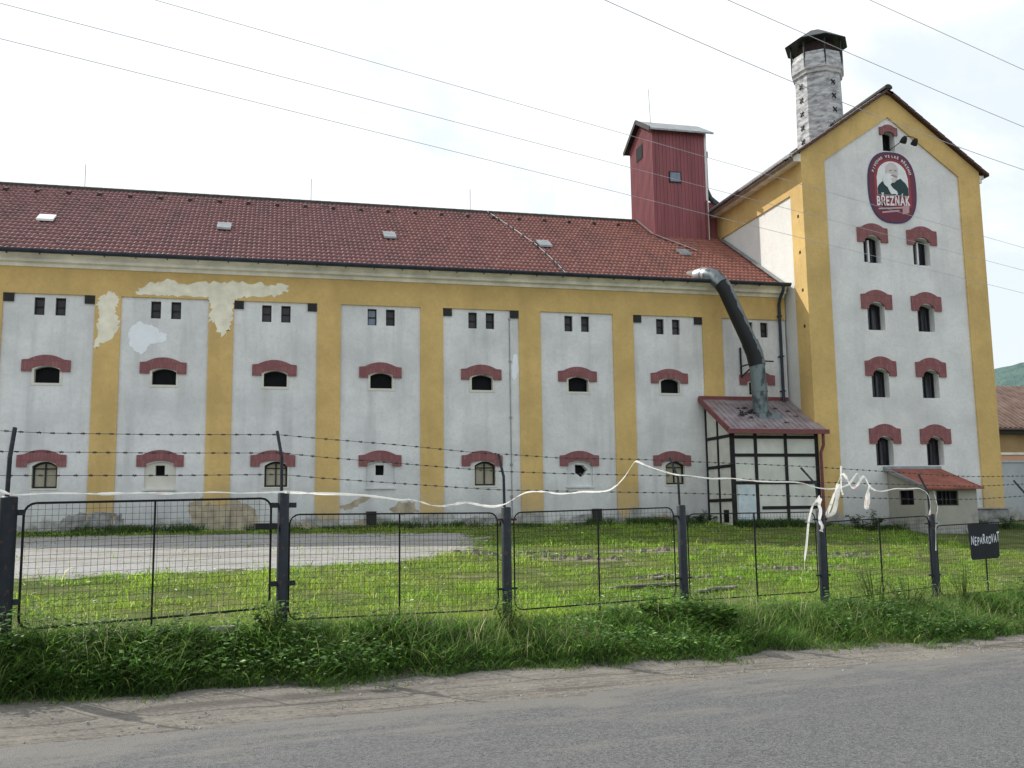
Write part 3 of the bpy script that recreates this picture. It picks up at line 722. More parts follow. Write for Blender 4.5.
while y < TB: rt.prism([(AX + .15 * math.cos(a), zl(AX) + .13 + .12 * math.sin(a)) for a in np.linspace(-.3, PI + .3, 8)], y, y + .36, lambda p, q, t: (p, t, q)); y += .35
rt.build('ridge_tiles', 'ridge', tr2)
co = MB(); co.cur = 0
zc = zl(TL)
co.box(22.32, TL, TY - .02, TB, zc - .20, zc - .06); co.box(22.44, TL, TY - .01, TB, zc - .33, zc - .201)
co.cur = 1; co.box(22.19, 22.30, TY - .2, TB, zc - .26, zc - .19 + .03)
co.cur = 0
co.box(TR, 29.88, TY - .02, TB, zl(TR) - .26, zl(TR) - .14); co.box(TR, 29.80, TY - .01, TB, zl(TR) - .4, zl(TR) - .261)
co.build('eaves_cornice', ['cream', 'zinc'], tw_)
# chimney
CXc, CYc = 26.17, 2.63
def octr(R, z, off=PI / 8 + math.radians(8.8)): return [(CXc + R * math.cos(off + k * PI / 4), CYc + R * math.sin(off + k * PI / 4), z) for k in range(8)]
def loft(m, rings, caps=True):
    i = len(m.v)
    for r_ in rings: m.v += r_
    for a in range(len(rings) - 1):
        for k in range(8): m.f.append((i + a * 8 + k, i + a * 8 + (k + 1) % 8, i + a * 8 + 8 + (k + 1) % 8, i + a * 8 + 8 + k)); m.mi.append(m.cur)
    if caps:
        m.f.append(tuple(i + k for k in range(8))[::-1]); m.mi.append(m.cur); m.f.append(tuple(i + (len(rings) - 1) * 8 + k for k in range(8))); m.mi.append(m.cur)
ch = MB(); loft(ch, [octr(.98, 12.5), octr(.90, 16.9), octr(.90, 17.12), octr(.96, 17.16), octr(.97, 17.26), octr(1.03, 17.32), octr(1.02, 17.75), octr(.96, 18.02)])
chim_o = ch.build('chimney', 'chimney', tw_)
inn = MB(); loft(inn, [octr(.74, 18.02), octr(.70, 18.72)]); inn.build('cowl_lining', 'cowl_in', chim_o)
for k in range(8):
    a = PI / 8 + math.radians(8.8) + k * PI / 4; ca, sa = math.cos(a), math.sin(a)
    MB().bar((CXc + 1.0 * ca, CYc + 1.0 * sa, 17.35), (CXc + 1.0 * ca, CYc + 1.0 * sa, 18.65), .05).build('cowl_post', 'dark_metal', chim_o)
cp = MB(); loft(cp, [octr(1.22, 18.50), octr(1.24, 18.53), octr(.35, 19.12), octr(.1, 19.17)]); cp.build('cowl_roof', 'cowl', chim_o)
for face in (1, 3, 5, 7):
    for k in range(5):
        a = PI / 4 + math.radians(8.8) + face * PI / 4; zc_ = 16.75 - k * .56
        R = (.90 + (16.9 - zc_) * .018) * math.cos(PI / 8) + .015
        c_ = Vector((CXc + R * math.cos(a), CYc + R * math.sin(a), zc_)); tg = Vector((-math.sin(a), math.cos(a), 0)); up = Vector((0, 0, 1))
        q = MB()
        for s_ in (-1, 1):
            d_ = (tg + up * s_).normalized() * .12; q.bar(c_ - d_, c_ + d_, .045, .04)
        q.build('cross_anchor', 'frame_dark', chim_o)

# ------------------------------------------------------------------ oval sign on the tower
sg = thing('wall_sign', (26.2, YP, 10.1), 'oval wine red brewery emblem with a portrait high on the tower gable', 'sign')
SCX, SCZ, SHW, SHH = 26.20, 11.385, .945, 1.275
def oval(w, h, cx=SCX, cz=SCZ, n=56, p=2.6):
    out = []
    for k in range(n):
        a = 2 * PI * k / n; c_, s_ = math.cos(a), math.sin(a)
        out.append((cx + w * math.copysign(abs(c_) ** (2 / p), c_), cz + h * math.copysign(abs(s_) ** (2 / p), s_)))
    return out
y = YP
def lay(name, poly, k, mat, parent=sg): return MB().prism(poly, y - .03 - .005 * k, y - .03 - .005 * k + .004).build(name, mat, parent)
brd = MB().prism(oval(SHW, SHH), y - .03, y).build('sign_board', 's_blue', sg)
lay('border_band', oval(SHW - .045, SHH - .045), 1, 's_wine')
def archpoly(x0, x1, z0, zs, rise, n=16):
    return [(x0, z0), (x1, z0), (x1, zs)] + [(x1 + (x0 - x1) * k / n, zs + rise * math.sqrt(max(0, 1 - (2 * k / n - 1) ** 2))) for k in range(1, n)] + [(x0, zs)]
lay('red_panel', archpoly(25.50, 26.92, 10.70, 11.75, .66), 2, 's_red')
lay('portrait_ground', archpoly(25.60, 26.82, 11.10, 11.72, .60), 3, 's_white')
# portrait: coat, hand, head, all plain flat shapes
lay('coat', [(25.61, 11.11), (26.81, 11.11), (26.81, 11.38), (26.72, 11.55), (26.52, 11.72), (26.40, 11.66), (26.16, 11.52), (26.02, 11.42), (25.92, 11.62), (25.78, 11.56), (25.66, 11.44), (25.61, 11.34)], 4, 's_coat')
lay('sleeve', [(26.12, 11.14), (26.34, 11.16), (26.36, 11.25), (26.20, 11.36), (26.10, 11.50), (25.98, 11.42)], 5, 's_white')
lay('face', [(25.96, 11.98), (25.99, 12.15), (26.10, 12.25), (26.24, 12.27), (26.37, 12.2), (26.44, 12.06), (26.43, 11.86), (26.38, 11.66), (26.27, 11.55), (26.12, 11.56), (26.0, 11.72)], 6, 's_skin')
lay('hand', [(25.82, 11.62), (25.88, 11.80), (26.02, 11.90), (26.16, 11.85), (26.24, 11.74), (26.14, 11.68), (26.20, 11.60), (26.10, 11.45), (25.98, 11.38), (25.86, 11.48)], 7, 's_white')
lay('moustache', [(26.14, 11.80), (26.24, 11.84), (26.38, 11.80), (26.40, 11.74), (26.26, 11.77)], 7, 's_shade')
for xx in (26.10, 26.29): lay('eye', [(xx, 11.97), (xx + .1, 11.97), (xx + .1, 12.01), (xx, 12.01)], 7, 's_shade')
lay('scroll', [(25.60, 10.62), (26.70, 10.72), (26.70, 10.67), (25.60, 10.57)], 3, 's_grey')
lay('small_script', [(25.72, 10.50), (26.40, 10.60), (26.42, 10.54), (25.74, 10.44)], 3, 's_pink')
lay('beer_glass', [(26.52, 10.44), (26.78, 10.50), (26.82, 10.86), (26.70, 10.82), (26.62, 10.74), (26.54, 10.74)], 4, 's_pink')
def text_mesh(txt, size, offset=0.):
    cu = bpy.data.curves.new('lettering', 'FONT'); cu.body = txt; cu.size = size; cu.offset = offset; cu.align_x = 'CENTER'; cu.resolution_u = 3
    o = bpy.data.objects.new('lettering', cu); COL.objects.link(o)
    dg = bpy.context.evaluated_depsgraph_get(); dg.update()
    me = bpy.data.meshes.new_from_object(o.evaluated_get(dg)); bpy.data.objects.remove(o); bpy.data.curves.remove(cu)
    return me
def place_text(parts, name, mat, parent, fn):
    V = []; F = []
    for me, xf in parts:
        b = len(V); V += [fn(*xf(v.co.x, v.co.y)) for v in me.vertices]; F += [tuple(b + k for k in p.vertices) for p in me.polygons]
    mb = MB(); mb.v = V; mb.f = F; mb.mi = [0] * len(F)
    return mb.build(name, mat, parent, recalc=False)
me = text_mesh('B Ř E Z Ň Á K'.replace(' ', '\u200a'), .36, .011)
xs = [v.co.x for v in me.vertices]; w_ = max(xs) - min(xs); cxm = (max(xs) + min(xs)) / 2
sx = 1.30 / w_
place_text([(me, lambda x, z: (26.20 + (x - cxm) * sx, 10.75 + z * 1.28 + .05 * (x - cxm) * sx))], 'brand_lettering', 's_white', sg, lambda p, q: (p, y - .052, q))
arc = []
word = 'PIVOVAR VELKÉ BŘEZNO'
for k, chx in enumerate(word):
    if chx == ' ': continue
    u = (k - (len(word) - 1) / 2) / ((len(word) - 1) / 2)
    a = PI / 2 - u * 1.12
    p = 2.35; c_, s_ = math.cos(a), math.sin(a)
    ox = SCX + (SHW - .15) * math.copysign(abs(c_) ** (2 / p), c_); oz = SCZ + (SHH - .155) * abs(s_) ** (2 / p)
    tang = math.atan2(-(SHW) * 1.05 * c_ * 1.0, SHH * s_ * .72) if False else -u * .98
    mm = text_mesh(chx, .13, .003); ca, sa = math.cos(tang), math.sin(tang)
    arc.append((mm, (lambda ox, oz, ca, sa: (lambda x, z: (ox + x * ca - (z - .05) * sa, oz + x * sa + (z - .05) * ca)))(ox, oz, ca, sa)))
place_text(arc, 'arc_lettering', 's_white', sg, lambda p, q: (p, y - .040, q))
# floodlight pair
fl = thing('floodlight', (26.2, YP, 12.7), 'pair of small black floodlights on a bracket above the oval sign', 'lamp')
b_ = MB(); b_.tube([(26.16, YP + .3, 12.72), (26.20, YP - .05, 12.74), (26.45, YP - .55, 12.96), (26.55, YP - .55, 13.06), (26.78, YP - .55, 13.05), (26.88, YP - .55, 12.95)], .014, 6); b_.build('bracket', 'frame_dark', fl)
for xx, zz in ((26.44, 12.95), (26.86, 12.90)):
    l = MB(); l.tube([(xx, YP - .60, zz + .08), (xx, YP - .54, zz + .03), (xx, YP - .46, zz - .05), (xx, YP - .43, zz - .08)], [.05, .095, .115, .115], 12); l.build('lamp_head', 'frame_dark', fl, True)

# ------------------------------------------------------------------ timber framed shed
sh = thing('timber_shed', (21, -1, 0), 'white timber framed lean-to shed with metal roof between the wing and the tower', 'shed')
AXL, AXR, AY = 19.60, 22.66, -1.85
zroof = lambda yy: 4.12 + yy * .565
s = MB(); s.box(AXL, AXR, AY, AY + .1, -.4, zroof(AY) - .05)
s.prism([(-.01, -.4), (AY, -.4), (AY, zroof(AY) - .05), (-.01, zroof(-.01) - .05)], AXL, AXL + .1, lambda p, q, t: (t, p, q))
s.build('wall', 'infill', sh)
tf = MB(); yf = AY - .03
for x, w_ in ((AXL + .03, .15), (20.43, .10), (21.48, .10), (22.58, .12)):
    tf.box(x - w_ / 2, x + w_ / 2, yf, AY + .02, -.3 if x != 20.43 else .0, zroof(AY) - .05)
for z, xa, xb in ((2.13, AXL, AXR), (1.26, AXL, AXR), (.47, 20.48, AXR), (2.70, AXL, AXR)):
    tf.box(xa + .1, xb - .08, yf + .008, AY + .018, z - .05, z + .05)
xs_ = AXL - .03
for yy in (-.06, -.92): tf.box(xs_, AXL + .02, yy - .045, yy + .045, -.3, zroof(yy) - .07)
for z in (2.75, 1.80, .73): tf.box(xs_ + .008, AXL + .018, AY + .08, -.1, z - .05, z + .05)
tf.build('timber_frame', 'timber', sh)
MB().box(19.76, 20.36, AY - .025, AY - .002, -.3, 1.17).build('door', 'door_blue', sh)
MB().box(AXL - .012, AXL + .002, -1.5, -1.15, .02, .42).build('vent_opening', 'glass_dark', sh)
YE = -2.12; rf = MB()
XRL, XRR = 19.40, 22.70
rf.hexa([(XRL, YE, zroof(YE) - .05), (XRR + .15, YE, zroof(YE) - .05), (XRR, -.005, zroof(0) - .05), (XRL, -.005, zroof(0) - .05), (XRL, YE, zroof(YE)), (XRR + .15, YE, zroof(YE)), (XRR, -.005, zroof(0)), (XRL, -.005, zroof(0))])
for k in range(17):
    x = XRL + .08 + k * .185; rf.bar((x, YE, zroof(YE) + .008), (x, -.02, zroof(-.02) + .008), .022, .03)
rfo = rf.build('roof', 'shedroof', sh)
tm = MB(); tm.bar((XRL - .02, YE - .01, zroof(YE) - .0), (XRL - .02, -.01, zroof(0)), .05, .17); tm.box(XRL - .04, XRR + .2, YE - .045, YE - .003, zroof(YE) - .13, zroof(YE) + .012)
tm.box(XRL, XRR - .02, -.06, -.006, zroof(0) - .02, zroof(0) + .10); tm.build('edge_trim', 'red_trim', rfo)
rr = random.Random(5)
for k in range(16):
    x = 20.55 + rr.gauss(0, .22); yy = -1.05 + rr.gauss(0, .16); a = rr.uniform(-.6, .6)
    L_ = rr.uniform(.05, .13); w_ = rr.uniform(.025, .05); z0 = .025 + rr.uniform(0, .05)
    P = [(x - L_, yy - w_), (x + L_, yy - w_ + .03 * a), (x + L_ * .8, yy + w_), (x - L_ * .8, yy + w_ + .04 * a)]
    st = MB(); st.face([(p, q, zroof(q) + z0 * (.3 if j % 2 else 1)) for j, (p, q) in enumerate(P)]); st.build('peeling_scrap', 'soot', rfo, recalc=False)
for x, yy in ((22.1, -.9), (22.2, -1.25), (21.6, -1.7), (21.75, -.7)): st = MB(); st.face([(x, yy, zroof(yy) + .02), (x + .18, yy, zroof(yy) + .03), (x + .16, yy + .08, zroof(yy + .08) + .02), (x, yy + .07, zroof(yy + .07) + .02)]); st.build('peeling_scrap', 'soot', rfo, recalc=False)

MB().tube([(22.72, YE + .06, zroof(YE) - .08), (22.74, YE + .1, 2.45), (22.66, AY - .12, 2.2), (22.66, AY - .12, -.1)], .05, 8).build('downpipe', 'red_trim', sh, True)
# duct
du = thing('duct_pipe', (21, -1, 3.4), 'thick tarred metal duct bending from the wing roof down to the shed', 'pipe')
m = MB(); m.tube([(19.52, .68, 8.48), (19.62, .42, 8.44), (19.68, .22, 8.40)], [.20, .22, .24], 18); m.build('roof_collar', 'wood_grey', du, True)
m = MB(); m.tube([(19.66, .28, 8.41), (19.75, .02, 8.40), (19.84, -.24, 8.33)], .25, 18)
m.tube([(19.745, .03, 8.40), (19.765, -.02, 8.395)], .262, 18); m.build('bright_elbow', 'duct_bright', du, True)
m = MB(); m.tube([(19.83, -.20, 8.34), (19.93, -.52, 8.20), (20.05, -.80, 7.86)], .258, 18); m.build('dark_elbow', 'duct_elbow', du, True)
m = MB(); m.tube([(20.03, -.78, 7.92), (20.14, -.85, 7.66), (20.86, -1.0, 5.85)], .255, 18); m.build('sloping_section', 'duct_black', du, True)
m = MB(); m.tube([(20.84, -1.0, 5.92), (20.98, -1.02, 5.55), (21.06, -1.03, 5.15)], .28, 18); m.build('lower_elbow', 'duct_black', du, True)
m = MB(); m.tube([(21.05, -1.03, 5.2), (21.14, -1.03, 3.30)], .255, 18); m.build('upright_section', 'duct_grey', du, True)
m = MB()
for z in (5.22, 4.3, 3.62): m.tube([(21.06 + (5.2 - z) * .045, -1.03, z), (21.06 + (5.2 - z) * .045, -1.03, z - .05)], .275, 18)
m.box(20.86, 21.65, -1.4, -.66, 3.30, 3.52); m.build('flange', 'duct_grey', du)
m = MB(); m.bar((20.98, -.03, 5.9), (20.98, -.03, 4.85), .05); m.bar((20.98, -.03, 5.25), (21.2, -1.0, 5.3), .04); m.bar((20.98, -.03, 4.9), (21.1, -.95, 5.25), .04); m.bar((21.2, -1, 5.3), (21.7, -.95, 5.3), .04)
m.build('wall_bracket', 'frame_dark', du)

# ------------------------------------------------------------------ small lean-to in front of the tower
ln = thing('leanto_annex', (26.2, -2.5, -.1), 'small plastered annex with red sloping roof at the foot of the tower', 'annex')
LX0, LX1, LY = 25.30, 27.20, -3.40
zl2 = lambda yy: 1.02 + (yy + 3.6) * .335
m = MB()
wf = arch_loop(25.74, 26.53, .46, .93, 0); wsd = [(-2.88, .50), (-2.12, .50), (-2.12, .96), (-2.88, .96)]
m.sheet([[(LX0, -.6), (LX1, -.6), (LX1, zl2(LY) - .04), (LX0, zl2(LY) - .04)], wf], lambda p, q: (p, LY, q)); m.ring(wf, lambda p, q: (p, LY, q), lambda p, q: (p, LY + .12, q))
side = [(LY, -.6), (TY + .06, -.6), (TY + .06, zl2(TY) - .04), (LY, zl2(LY) - .04)]
m.sheet([side, wsd], lambda p, q: (LX0, p, q)); m.ring(wsd, lambda p, q: (LX0, p, q), lambda p, q: (LX0 + .12, p, q))
m.sheet([side], lambda p, q: (LX1, p, q)); m.build('wall', 'lean_wall', ln, recalc=False)
make_window('w', wf, LY + .12, ln, 'glass_dark', 'frame_dark', .04, (('v', .3), ('v', .5), ('v', .7)))
q = MB(); q.sheet([wsd], lambda p, q: (LX0 + .12, p, q)); wq = q.build('window', 'glass_dark', ln, recalc=False)
q = MB(); q.box(LX0 + .06, LX0 + .10, -2.52, -2.48, .5, .96); q.box(LX0 + .06, LX0 + .10, -2.88, -2.84, .5, .96); q.box(LX0 + .06, LX0 + .10, -2.16, -2.12, .5, .96); q.build('frame', 'frame_dark', wq)
m = MB(); ya = LY - .22; m.hexa([(LX0 - .10, ya, zl2(ya) - .05), (LX1 + .12, ya, zl2(ya) - .05), (LX1 + .12, YP - .003, zl2(YP) - .05), (LX0 - .10, YP - .003, zl2(YP) - .05), (LX0 - .10, ya, zl2(ya)), (LX1 + .12, ya, zl2(ya)), (LX1 + .12, YP - .003, zl2(YP)), (LX0 - .10, YP - .003, zl2(YP))])
ro2 = m.build('roof', 'lean_roof', ln)
m = MB(); m.bar((LX0 - .11, ya - .01, zl2(ya)), (LX0 - .11, YP - .01, zl2(YP)), .06, .10); m.box(LX0 - .12, LX1 + .12, YP - .08, YP - .004, zl2(YP) - .02, zl2(YP) + .07); m.build('edge_flashing', 'zinc', ro2)

# ------------------------------------------------------------------ right background
gw = MB(); gw.box(29.7, 44, 4.0, 4.3, -.5, 2.2); gw.box(29.7, 44, 3.95, 4.35, 2.205, 2.28)
tag(gw.build('yard_wall', 'grey_wall'), 'pale grey plastered yard wall running right from behind the tower', 'wall')
bb = thing('storage_building', (44, 16, 0), 'low tan building with brown corrugated roof beyond the yard wall', 'building')
m = MB(); m.box(36, 56, 12, 20, -.3, 4.4); m.build('wall', 'tan', bb)
m = MB(); m.box(35.9, 56, 11.9, 12.0 - .003, 2.3, 3.0); m.build('plaster_band', 'salmon', bb)
m = MB(); m.box(35.9, 56, 11.85, 11.99, 3.02, 3.14); m.build('ledge', 'cream', bb)
m = MB()
for sgn, y0, y1 in ((1, 11.4, 16), (-1, 20.6, 16)):
    z0, z1 = 4.25, 7.0
    m.hexa([(35.4, y0, z0), (57, y0, z0), (57, y1, z1), (35.4, y1, z1), (35.4, y0, z0 + .08), (57, y0, z0 + .08), (57, y1, z1 + .08), (35.4, y1, z1 + .08)])
for k in range(72): m.bar((35.5 + k * .3, 11.38, 4.36), (35.5 + k * .3, 16, 7.1), .10, .05)
m.build('roof', 'asbestos', bb)
m = MB(); m.box(35.4, 57, 11.55, 11.9, 4.05, 4.24); m.build('eaves_beam', 'frame_dark', bb)

# ------------------------------------------------------------------ fence
def FP(t, z, off=0.): x, y = xy(t, DF + off); return Vector((float(x), float(y), z))
def fg(t, off=0.): x, y = xy(t, DF + off); return float(ground_z(x, y))
post_top = [.545, .594, .418, .425, .355, .261, .19]
posts = [(0.0, 0), (2.434, 1), (5.0, 2), (7.56, 3), (10.06, 4), (12.46, 5), (15.03, 6)]
PL = ['thick dark fence post at the gate hinge at the left edge', 'dark fence post where the wire gate latches and the tape starts', 'dark fence post standing right of the first low mesh panel', 'dark fence post in front of the ground floor window beside the shed', 'dark fence post with white tape knotted and hanging from its top', 'dark fence post with tape twisted around its barbed arm, beside the black sign', 'dark fence post at the far right end of the mesh']
lean = [(.04, .0), (-.02, .05), (-.02, .03), (-.03, .07), (-.07, .16), (-.03, .07), (-.06, .14)]
for (t, k) in posts:
    zb = fg(t) - .25; zt = post_top[k]
    th = thing('fence_post', FP(t, fg(t)), PL[k], 'fence post', 'posts of the mesh fence')
    r_ = .072 if k == 0 else .056
    m = MB(); c0, c1 = FP(t, zb), FP(t, zt)
    m.tube([c0, FP(t, zt - .01), c1], [r_, r_, r_ * .86], 14); m.build('tube', 'post', th, True)
    a = MB(); t2 = t - .02
    a.tube([FP(t2, zt - .1), FP(t2 + lean[k][0] * .2, zt + .34, lean[k][1] * .1), FP(t2 + lean[k][0], zt + (.60 if k not in (4,) else .58), lean[k][1] + .06)], .016 if k else .02, 6); a.build('barbed_wire_arm', 'post', th)
    for z in (zt - .14, zt - .9):
        for s_ in ((-1, 1) if 0 < k < 6 else (1,)): MB().bar(FP(t + s_ * r_ * .8, z), FP(t + s_ * .13, z), .025, .05 if k < 2 else .025).build('hinge_lug', 'post', th)
def panel_obj(name, ta, tb, za, zb_, zc_, zd, label, cat, group, rf=.014, cell=.056, rad=.1, parts=None):
    """corners: (ta,za) top-left, (tb,zb_) top-right, (tb,zc_) bottom-right, (ta,zd) bottom-left"""
    th = thing(name, FP((ta + tb) / 2, (zc_ + zd) / 2), label, cat, group)
    def corner(t, z, dt0, dz0, dt1, dz1):
        out = []
        for k in range(5):
            u = k / 4 * PI / 2; f0 = 1 - math.sin(u); f1 = 1 - math.cos(u)
            out.append((t + rad * (dt0 * f0 + dt1 * f1), z + rad * (dz0 * f0 + dz1 * f1)))
        return out
    loop = corner(ta, za, 0, -1, 1, 0) + corner(tb, zb_, -1, 0, 0, -1) + corner(tb, zc_, 0, 1, -1, 0) + corner(ta, zd, 1, 0, 0, 1)
    loop.append(loop[0]); m = MB(); m.tube([FP(t, z) for t, z in loop], rf, 7); m.build('frame', 'mesh', th, True)
    tm_ = (ta + tb) / 2; zt_ = (za + zb_) / 2; zbm = (zc_ + zd) / 2
    MB().bar(FP(tm_, zt_), FP(tm_, zbm - .08), .017).build('centre_bar', 'mesh', th)
    w = MB(); n = int((tb - ta) / cell); rr = random.Random(int(ta * 100))
    top = lambda t: za + (zb_ - za) * (t - ta) / (tb - ta); bot = lambda t: zd + (zc_ - zd) * (t - ta) / (tb - ta)
    bul = lambda t, z: .02 * math.sin(t * 3.1 + z * 2) 
    for k in range(1, n):
        t = ta + (tb - ta) * k / n + rr.uniform(-.004, .004); ed = max(0, rad * .3 - min(t - ta, tb - t))
        zs_ = [top(t) - ed + (bot(t) - top(t) + 2 * ed) * u / 3 for u in range(4)]
        w.tube([FP(t + rr.uniform(-.004, .004), z, bul(t, z) * (0 < j < 3)) for j, z in enumerate(zs_)], .00145, 4, False)
    nz = int((za - zd) / cell)
    for k in range(1, nz):
        u = k / nz; w.tube([FP(ta + (tb - ta) * j / 6, top(ta + (tb - ta) * j / 6) * (1 - u) + bot(ta + (tb - ta) * j / 6) * u + rr.uniform(-.003, .003), .006) for j in range(7)], .00145, 4, False)
    w.build('wire_mesh', 'mesh', th, recalc=False)
    return th
GP = 'mesh fence panels'
gate = panel_obj('wire_gate', .12, 2.31, .487, .522, -.535, -.59, 'taller rusty wire mesh gate under the white tape at left', 'gate', None, .011)
lk = MB(); lk.box(-.11, .11, -.03, .03, -.03, .03)
lk.v = [tuple(FP(2.25 + v[0] * 1.0, .25 + v[2], -.03 + v[1])) for v in lk.v]; lk.build('lock_box', 'soot', gate)
panel_obj('mesh_panel', 2.50, 4.885, .362, .355, -.70, -.66, 'mesh panel next right of the gate, before the gravel yard', 'fence panel', GP, .0085)
panel_obj('mesh_panel', 5.10, 7.43, .358, .394, -.708, -.72, 'mesh panel with grey planks lying in the grass behind it', 'fence panel', GP, .0085)
panel_obj('mesh_panel', 7.655, 9.955, .312, .315, -.76, -.757, 'mesh panel in front of the timber framed shed', 'fence panel', GP, .008)
panel_obj('mesh_panel', 10.15, 12.40, .178, .233, -.82, -.89, 'mesh panel behind tall weeds, hung lower on its left side', 'fence panel', GP, .0085)
panel_obj('mesh_panel', 12.56, 14.92, .085, .13, -.95, -.95, 'rightmost mesh panel carrying the black painted sign', 'fence panel', GP, .0085)
panel_obj('mesh_panel', -2.4, -.14, .42, .42, -.60, -.56, 'mesh panel left of the gate, cut by the picture edge', 'fence panel', GP, .0085)
cbm = MB(); n = 14
pts = [FP(.55 + k * .11, fg(.55 + k * .11, -.02) + .02, -.04) for k in range(n)]
cbm.bar(pts[0], pts[-1], .12, .14); tag(cbm.build('kerb_stone', 'concrete', bevel=.012), 'low concrete kerb strip in the grass under the gate', 'kerb')
# black sign
sb = thing('painted_sign', FP(13.64, -.44), 'black board with hand painted white lettering wired to the fence', 'sign')
m = MB(); bl = [(13.28, .10), (14.02, .095), (14.01, -.40), (13.97, -.44), (13.36, -.45), (13.32, -.43)]
m.v = []; m.prism(bl, -.06, -.035); m.v = [tuple(FP(v[0], v[2], v[1])) for v in m.v]; m.build('board', 'black_board', sb)
rr = random.Random(11); lt = []; word = 'NEPARKOVAT'
for k, chx in enumerate(word):
    mm = text_mesh(chx, .165 * rr.uniform(.92, 1.12), .003); px = 13.315 + k * .073; rt_ = rr.uniform(-.12, .10); dz = -.225 + rr.uniform(-.015, .015) + k * .004
    lt.append((mm, (lambda px, dz, r_, sw: (lambda x, z: (px + x * .60 - z * r_ * .5 + .015 + .12 * z, dz + z * sw + x * r_)))(px, dz, rt_, rr.uniform(.95, 1.25))))
place_text(lt, 'lettering', 'paint_white', sb, lambda t, z: FP(t, z, -.066))
# barbed wire
def strand(pts, off, label, seed):
    m = MB(); P = np.array(pts); t = np.arange(-3., 16.5, .11); z = np.interp(t, P[:, 0], P[:, 1])
    m.tube([FP(a, b, off) for a, b in zip(t, z)], .0026, 5, False); rr = random.Random(seed)
    tt = -2.9
    while tt < 16.4:
        zz = float(np.interp(tt, P[:, 0], P[:, 1])); 
        for q in range(2):
            a = rr.uniform(0, PI); d_ = Vector((math.cos(a) * .008, rr.uniform(-.012, .012), math.sin(a) * .016))
            c_ = FP(tt + q * .012, zz, off); m.bar(c_ - d_, c_ + d_, .003)
        m.bar(FP(tt - .014, zz, off), FP(tt + .024, zz, off), .012)
        tt += rr.uniform(.11, .15)
    tag(m.build('barbed_wire', 'barb', recalc=False), label, 'barbed wire', 'barbed wire strands above the fence')
strand([(-3, 1.15), (-.096, 1.116), (.013, 1.111), (.302, 1.107), (1.246, 1.122), (2.382, 1.157), (2.823, 1.130), (3.719, 1.086), (4.699, 1.021), (5, 1.016), (5.777, .985), (6.97, .99), (7.547, .979), (8.647, .965), (9.908, .943), (11.21, .903), (12.36, .864), (13.6, .835), (15.01, .857), (17, .9)], .06, 'topmost strand of barbed wire along the fence', 1)
strand([(-3, .95), (-.089, .932), (1.248, .947), (2.41, .972), (2.818, .94), (4.686, .83), (4.997, .817), (5.759, .802), (7.521, .789), (9.87, .728), (12.319, .697), (13.6, .68), (14.96, .725), (17, .75)], .03, 'middle strand of barbed wire along the fence', 2)
strand([(-3, .74), (-.081, .724), (1.248, .736), (2.414, .757), (2.809, .725), (4.667, .619), (4.989, .608), (6.913, .581), (7.501, .575), (9.881, .528), (12.325, .479), (13.6, .48), (14.886, .528), (17, .55)], 0., 'lowest strand of barbed wire, touching the white tape', 3)
# tape
def ribbon(pts, width, off, seed, sub=4, off1=None, tw=2.6):
    P = np.array(pts); n = len(P); u = np.arange(n); uu = np.linspace(0, n - 1, (n - 1) * sub + 1)
    t = np.interp(uu, u, P[:, 0]); z = np.interp(uu, u, P[:, 1])
    ker = np.array([.25, .5, .25]); 
    for _ in range(2): t[1:-1] = np.convolve(t, ker, 'valid'); z[1:-1] = np.convolve(z, ker, 'valid')
    rr = np.random.default_rng(seed); ph = np.cumsum(rr.normal(.05, .32, len(uu)))
    wv = .56 * width * (.3 + .7 * np.abs(np.sin(ph * tw * .5 + 1))) ; m = MB()
    L_ = []
    for k in range(len(uu)):
        d_ = Vector((t[min(k + 1, len(uu) - 1)] - t[max(k - 1, 0)], 0, z[min(k + 1, len(uu) - 1)] - z[max(k - 1, 0)])).normalized()
        nrm = Vector((-d_.z, 0, d_.x)); a = .9 * math.sin(ph[k])
        hw = wv[k] / 2; o_ = off + (0 if off1 is None else (off1 - off) * k / len(uu))
        up = (nrm.x * hw * math.cos(a), nrm.z * hw * math.cos(a), hw * math.sin(a))
        L_.append((FP(t[k] + up[0], z[k] + up[1], o_ + up[2]), FP(t[k], z[k], o_ - .006 * math.cos(3 * ph[k])), FP(t[k] - up[0], z[k] - up[1], o_ - up[2])))
    for a, b in zip(L_, L_[1:]): m.face([a[0], a[1], b[1], b[0]]); m.face([a[1], a[2], b[2], b[1]])
    return m
def tp(pts, w, off, seed, label, off1=None, name='barrier_tape'):
    tag(ribbon(pts, w, off, seed, off1=off1).build(name, 'tape', smooth=True, recalc=False), label, 'tape')
tp([(-.5, .6), (-.079, .598), (-.015, .560), (.094, .556), (.234, .568), (.475, .570), (.707, .562), (.825, .566), (1.066, .574), (1.332, .566), (1.514, .573), (1.746, .582), (1.985, .568), (2.23, .575), (2.421, .583)], .06, -.09, 1, 'flat white tape strip stretched along the top of the gate')
